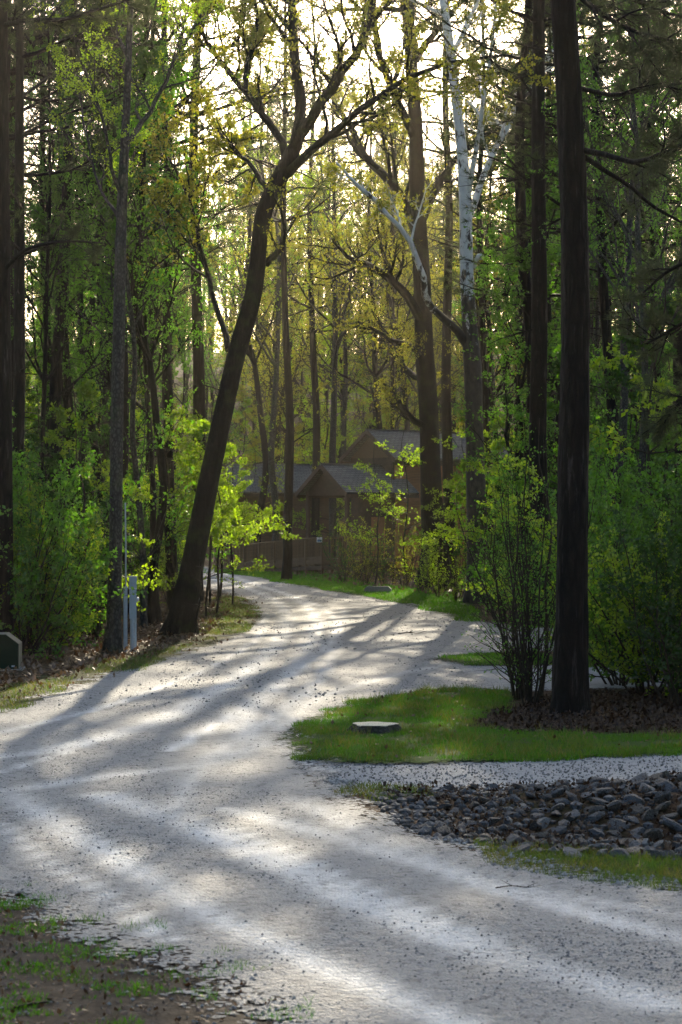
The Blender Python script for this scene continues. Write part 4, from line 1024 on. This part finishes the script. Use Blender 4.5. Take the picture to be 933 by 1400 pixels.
def gable_roof(parent, x0, x1, yc, half, ze, zp, thick=0.14, name='roof'):
    run = math.hypot(half, zp - ze); a = math.atan2(zp - ze, half)
    for s in (1, -1):
        v, f = box_np(x0, x1, 0, run, -thick, 0)
        me = mesh_np(name, v, [f], M['shingle'], False)
        o = ob(name, me, parent, (0, yc, zp))
        if s == 1: o.rotation_euler = (-a, 0, 0)
        else: o.rotation_euler = (-a, 0, math.pi); o.location = (x0 + x1, yc, zp)
        # barge board along the rake and fascia at the eave
        ys = yc + s * half
        beam('barge_board', (x0 - 0.03, yc + s*0.02, zp - 0.13), (x0 - 0.03, ys, ze - 0.13), 0.05, 0.2, 'trimwood', parent)
        beam('fascia', (x0, ys - s*0.03, ze - 0.17), (x1, ys - s*0.03, ze - 0.17), 0.04, 0.16, 'trimwood', parent)
    beam('ridge_cap', (x0, yc, zp + 0.012), (x1, yc, zp + 0.012), 0.22, 0.03, 'shingle', parent)

def boards(parent, x0, x1, y, z0, z1, step, out, mat='cedar'):
    """lapped siding on a wall in the plane y, facing out (+1/-1)"""
    n = int((z1 - z0) / step); me = None
    prof = [(0, 0), (0.028, 0), (0.012, step + 0.02), (0, step + 0.02)]
    for i in range(n):
        if me is None:
            v = np.array([(x, out*a, z) for x in (x0, x1) for a, z in prof])
            f = [np.array([[0, 1, 2, 3], [7, 6, 5, 4], [0, 4, 5, 1], [1, 5, 6, 2], [2, 6, 7, 3], [3, 7, 4, 0]])]
            me = mesh_np('board', v, f, M[mat], False)
        ob('board', me, parent, (0, y, z0 + i*step))

cabin = ob('cabin', None, None, (-0.80, 107.0, 0), (0, 0, math.radians(45)))
tag(cabin, 'brown wooden cabin with shingled gables and an open entrance porch', 'cabin')
# porch
gable_roof(cabin, -0.25, 4.9, 0.0, 1.75, 3.95, 5.36)
for y in (1.35, -1.35):
    box('post', (-0.09, 0.09, -0.09, 0.09, 0.7, 3.85), 'trimwood', cabin, (0.2, y, 0), bev=0.01)
    beam('beam', (0.1, y, 3.9), (4.6, y, 3.9), 0.14, 0.2, 'trimwood', cabin)
beam('beam', (0.2, -1.35, 3.905), (0.2, 1.35, 3.905), 0.12, 0.2, 'trimwood', cabin)
v = np.array([(0.22, -1.45, 4.0), (0.22, 1.45, 4.0), (0.22, 0, 5.15), (0.30, -1.45, 4.0), (0.30, 1.45, 4.0), (0.30, 0, 5.15)])
ob('gable_panel', mesh_np('gable_panel', v, [np.array([[0, 2, 1], [3, 4, 5]]), np.array([[0, 1, 4, 3], [1, 2, 5, 4], [2, 0, 3, 5]])], M['trimwood'], False), cabin)
box('deck', (0.0, 4.7, -1.5, 1.5, 0.55, 0.70), 'deckwood', cabin)
# main house behind the porch, offset along the same axes
hx, hy = 3.9, 0.6
box('wall', (hx, hx + 8.6, hy - 1.45, hy + 1.45, -0.1, 5.72), 'trimwood', cabin)
gable_roof(cabin, hx - 0.35, hx + 9.0, hy, 1.95, 5.68, 7.15)
v = np.array([(hx-.02, hy-1.45, 5.72), (hx-.02, hy+1.45, 5.72), (hx-.02, hy, 6.9), (hx+.06, hy-1.45, 5.72), (hx+.06, hy+1.45, 5.72), (hx+.06, hy, 6.9)])
ob('gable_panel', mesh_np('gable_panel', v, [np.array([[0, 2, 1], [3, 4, 5]]), np.array([[0, 1, 4, 3], [1, 2, 5, 4], [2, 0, 3, 5]])], M['deckwood'], False), cabin)
boards(cabin, hx + 0.1, hx + 8.5, hy - 1.45, 0.2, 5.6, 0.27, -1)
box('corner_trim', (-0.06, 0.06, -0.06, 0.06, 0.0, 5.7), 'trimwood', cabin, (hx, hy - 1.47, 0))
door = box('door', (0, 0.06, -0.45, 0.45, 0.72, 2.75), 'cedar', cabin, (hx - 0.07, 0.1, 0))
box('handle', (-0.06, 0, 0.3, 0.36, 1.7, 1.8), 'steel', door)
wnd = box('window', (0, 1.1, -0.05, 0, 1.8, 3.0), 'trimwood', cabin, (hx + 3.2, hy - 1.48, 0))
for sx in (0.08, 0.59): box('pane', (sx, sx + 0.43, -0.07, -0.045, 1.88, 2.92), 'glass', wnd)

shed = ob('outbuilding', None, None, ((382 - CX) * 124 / F, 126.0, 0), (0, 0, math.radians(8)))
tag(shed, 'low dark outbuilding with a plain grey shingled roof past the ramp', 'building')
box('wall', (-2.7, 2.7, -1.6, 1.6, -0.1, 4.2), 'trimwood', shed)
gable_roof(shed, -3.1, 3.1, 0, 2.1, 4.15, 5.75)
boards(shed, -2.7, 2.7, -1.6, 0.1, 4.1, 0.27, -1, 'deckwood')

ramp = ob('wooden_ramp', None, None, ((296 - CX) * 114 / F, 114.0, 0))
tag(ramp, 'brown wooden access ramp with baluster railing rising to the porch', 'ramp')
rb = np.array(ramp.location)
Lp = np.array([0.0, 0, 0.12]); Cn = at(441, 760, 104.0) - rb; Cn[2] = 0.74
Rn = at(500, 760, 102.6) - rb; Rn[2] = 0.74
for a, b, tl in ((Lp, Cn, 8), (Cn, Rn, 3)):
    nrm = unit(np.array([-(b-a)[1], (b-a)[0], 0])) * (1.0 if b[0] > a[0] else 1.0)
    mid0, mid1 = a + nrm*0.7, b + nrm*0.7
    beam('deck', mid0 - [0, 0, 0.03], mid1 - [0, 0, 0.03], 1.38, 0.05, 'deckwood', ramp)
    for off in (0.0, 1.42):
        p, q = a + nrm*off, b + nrm*off
        beam('skirt_board', p - [0, 0, 0.07], q - [0, 0, 0.07], 0.05, 0.22, 'deckwood', ramp)
        beam('lower_beam', p - [0, 0, 0.36], q - [0, 0, 0.36] if q[2] > .5 else q - [0, 0, .2], 0.09, 0.16, 'trimwood', ramp)
        beam('top_rail', p + [0, 0, 1.07], q + [0, 0, 1.07], 0.12, 0.05, 'deckwood', ramp)
        beam('bottom_rail', p + [0, 0, 0.13], q + [0, 0, 0.13], 0.06, 0.07, 'deckwood', ramp)
        v, f = box_np(-.055, .055, -.055, .055, 0, 1.0); pm = mesh_np('post', v, [f], M['deckwood'], False)
        for t in np.linspace(0, 1, tl):
            c = p + (q - p)*t; h0 = c[2] + 0.05
            ob('post', pm, ramp, (c[0], c[1], -0.1), (0, 0, 0.4), (1, 1, c[2] + 1.13))
        v, f = box_np(-.02, .02, -.02, .02, 0.15, 1.05); bmx = mesh_np('baluster', v, [f], M['deckwood'], False)
        nb = int(np.linalg.norm(q - p) / 0.14)
        if off == 0.0:
            for i in range(nb):
                c = p + (q - p) * ((i + 0.5) / nb); ob('baluster', bmx, ramp, (c[0], c[1], c[2]), (0, 0, 0.5))
pl = box('railing_sign', (-0.13, 0.13, -0.012, 0.012, -0.12, 0.12), 'white', None, tuple(at(437, 738, 103.8)), (0, 0, 0.05))
tag(pl, 'small white and blue sign fixed to the ramp railing corner', 'sign')
box('panel', (-0.10, 0.10, -0.018, -0.0125, -0.09, 0.0), 'signblue', pl)

sp_ = ob('sign_post', None, None, ground_at((299 - CX) * 117 / F, 117.0)); tag(sp_, 'thin pale signpost on the gravel near the foot of the ramp', 'sign')
Tt = Tubes(); Tt.add([(0, 0, -0.1), (0, 0, 1.2), (0, 0, 2.4)], [0.035]*3, 8); v, f = Tt.geo(); ob('post', mesh_np('post', v, [f], M['white']), sp_)
box('sign_plate', (-0.16, 0.16, -0.05, -0.036, 1.9, 2.35), 'white', sp_)

# ------------------------------------------------------------------ small roadside things
ws = prism('wheel_stop', [(-0.52, -0.02), (0.52, -0.02), (0.50, 0.10), (0.40, 0.20), (-0.40, 0.20), (-0.50, 0.10)], -0.1, 0.1, 'concrete', None, (*gp(517, 811), 0.05), (0, 0, math.radians(-6)))
tag(ws, 'low concrete parking stop lying in grass at the road edge', 'parking stop')

def stump():
    g = np.random.default_rng(3); x, y = gp(512, 1003)
    e = ob('tree_stump', None, None, (x, y, 0.02), (0, 0, 0), (0.9, 0.9, 0.82)); tag(e, 'low sawn tree stump with a pale cut top on the lawn', 'stump')
    k = 40; a = np.arange(k) / k * 2*np.pi
    wob = 1 + 0.06*np.sin(3*a + 1) + 0.04*np.sin(5*a) + 0.02*np.sin(11*a)
    rings = [(0.44, -0.04), (0.40, 0.03), (0.36, 0.07), (0.335, 0.11), (0.325, 0.135)]
    v = []
    for r, z in rings:
        fl = 1 + (0.14 - z) * 0.9 * np.sin(5*a + 0.7)
        v.append(np.column_stack([np.cos(a)*r*wob*fl, np.sin(a)*r*wob*fl, np.full(k, z)]))
    n = len(rings); i = np.arange(n-1)[:, None]; j = np.arange(k)[None]; j2 = (j+1) % k
    q = np.stack([i*k+j, i*k+j2, (i+1)*k+j2, (i+1)*k+j], -1).reshape(-1, 4)
    ob('bark', mesh_np('bark', np.concatenate(v), [q], M['bark_grey']), e)
    top = [np.column_stack([np.cos(a)*0.325*wob*s*(1 + 0.05*np.sin(5*a+.7)), np.sin(a)*0.325*wob*s*(1 + 0.05*np.sin(5*a+.7)), np.full(k, z)]) for s, z in ((0.985, 0.128), (0.97, 0.141), (0.5, 0.144))]
    tv = np.concatenate(top + [np.array([[0, 0, 0.146]])])
    i = np.arange(2)[:, None]; q = np.stack([i*k+j, i*k+j2, (i+1)*k+j2, (i+1)*k+j], -1).reshape(-1, 4)
    t = np.column_stack([2*k + np.arange(k), 2*k + (np.arange(k)+1) % k, np.full(k, 3*k)])
    ob('cut_top', mesh_np('cut_top', tv, [q, t], M['cutwood'], False), e)
stump()

def pedestal(px, py, s, label, cover=True):
    x, y = gp(px, py); e = ob('power_pedestal', None, None, (x, y, 0), (0, 0, 0.12)); e.scale = (s,)*3
    tag(e, label, 'power pedestal')
    b = box('meter_box', (-0.075, 0.075, -0.06, 0.06, 0.70, 1.36), 'steel', e, bev=0.008)
    box('cap', (-0.08, 0.08, -0.065, 0.065, 1.362, 1.60), 'steel', e, bev=0.008)
    box('seam', (-0.083, 0.083, -0.068, 0.068, 1.350, 1.366), 'white', e)
    box('lid', (-0.09, 0.09, -0.075, 0.075, 1.60, 1.625), 'steel', e, bev=0.006)
    T = Tubes(); T.add([(-0.02, -0.02, -0.1), (-0.02, -0.02, 0.3), (-0.02, -0.02, 0.70)], [0.04, 0.04, 0.04], 12); T.add([(-0.02, -0.02, 0.30), (-0.02, -0.02, 0.335)], [0.047, 0.047], 12); T.add([(-0.02, -0.02, 0.62), (-0.02, -0.02, 0.69)], [0.046, 0.046], 12)
    v, f = T.geo(); ob('conduit', mesh_np('conduit', v, [f], M['steel']), e)
    box('back_post', (0.03, 0.08, 0.03, 0.09, -0.1, 0.72), 'steel', e)
    if cover: 
        v, f = ico(2); ob('outlet_cover', mesh_np('outlet_cover', v * [0.035, 0.05, 0.055] + [0.1, -0.03, 1.12], [f], M['white']), e)
    return e
pedestal(182, 891, 1.0, 'grey metal power pedestal on a pipe beside the grey-barked tree')
pedestal(269, 838, 1.05, 'grey power pedestal half hidden behind the leaning tree trunk')
x, y = gp(171.5, 891)
pp = ob('conduit_post', None, None, (x, y, 0), (0, 0, 0.3)); tag(pp, 'square grey post with a thin riser pipe next to the power pedestal', 'post')
box('post', (-0.042, 0.042, -0.042, 0.042, -0.1, 1.36), 'steel', pp, bev=0.006)
box('cap', (-0.048, 0.048, -0.048, 0.048, 1.36, 1.39), 'steel', pp)
T = Tubes(); T.add([(0.01, 0, 1.39), (0.012, 0, 2.3), (0.0, 0, 3.2)], [0.017]*3, 8); v, f = T.geo(); ob('riser_pipe', mesh_np('riser_pipe', v, [f], M['steel']), pp)

x, y = gp(-10, 917)
gb = ob('utility_box', None, None, (x, y, 0), (0, 0, math.radians(3))); tag(gb, 'dark green metal utility box with a sloped top edge by the verge', 'utility box')
prism('body', [(-0.5, 0), (0.49, 0), (0.49, 0.50), (0.25, 0.68), (-0.5, 0.68)], 0, 0.6, 'boxgreen', gb)
prism('lit_top_strip', [(0.493, 0.50), (0.50, 0.51), (0.255, 0.694), (-0.51, 0.694), (-0.51, 0.683), (0.251, 0.683)], -0.015, 0.615, 'rimlight', gb)  # sunlit top edge of the box, put in as a paler strip
prism('lit_side_strip', [(0.492, 0.04), (0.50, 0.04), (0.50, 0.505), (0.492, 0.505)], 0.0, 0.6, 'rimlight', gb)  # sunlit right side, painted as a paler sheet over the green
box('pad', (-0.56, 0.56, -0.06, 0.66, -0.05, 0.03), 'concrete', gb)
box('latch', (0.36, 0.42, -0.025, 0.0, 0.07, 0.10), 'steel', gb)

def twig_thing(name, pts, r, label, mat='twig'):
    P = np.array(pts, float); b = P[0].copy(); P2, R2 = resample(P - b, np.linspace(r, r*.4, len(P)), 12)
    T = Tubes(); T.add(P2, R2, 6); g = np.random.default_rng(len(label))
    for i in (4, 7, 9):
        d = unit(P2[i+1]-P2[i] + g.normal(size=3)*.5*np.array([1, 1, .2])); T.add([P2[i], P2[i] + d*r*10, P2[i] + d*r*18 + [0, 0, .002]], [r*.5, r*.35, r*.15], 4)
    v, f = T.geo(); o = ob(name, mesh_np(name, v, [f], M[mat]), None, tuple(b)); return tag(o, label, 'twig')
def gpz(px, py, z): return (*gp(px, py), z)
twig_thing('fallen_twig', [gpz(678, 1219, .03), gpz(700, 1217, .035), gpz(720, 1218, .03), gpz(742, 1216, .03)], 0.006, 'thin dark fallen twig on the gravel below the ditch bank')
twig_thing('fallen_twig', [gpz(545, 868, .03), gpz(560, 867, .04), gpz(572, 869, .03)], 0.02, 'dark fallen twig on the road across from the sycamore')
twig_thing('fallen_twig', [gpz(20, 1385, .03), gpz(45, 1380, .035), gpz(75, 1376, .03)], 0.012, 'short dark stick lying in the muddy grass patch')
vn = twig_thing('vine', [at(268, 872, 53.0) * [1, 1, 0], at(269, 845, 53.0), at(273, 825, 53.0), at(277, 800, 53.0), at(275, 775, 53.0), at(272, 755, 53.1)], 0.035, 'thin bare vine stem rising beside the foot of the leaning tree', 'bark_dark'); vn['category'] = 'vine'

# ------------------------------------------------------------------ haze
bpy.context.view_layer.update()
k = NT('haze')
pv = k.n('VolumePrincipled', {'Color': (1.0, 0.92, 0.74, 1), 'Density': 0.00013, 'Anisotropy': 0.8})
k.t.links.new(pv.outputs[0], k.out.inputs['Volume'])
hx0, hx1, hy0, hy1, hz0, hz1 = -950, 950, -320, 1550, -2.0, 72.0
hv = np.array([[x, y, z] for z in (hz0, hz1) for y in (hy0, hy1) for x in (hx0, hx1)])
hf = np.array([[0, 2, 3, 1], [4, 5, 7, 6], [0, 1, 5, 4], [2, 6, 7, 3], [0, 4, 6, 2], [1, 3, 7, 5]])
hz = ob('haze', mesh_np('haze', hv, [hf], k.m, False)); tag(hz, 'thin sunlit haze hanging between the trees', 'haze', kind='stuff')
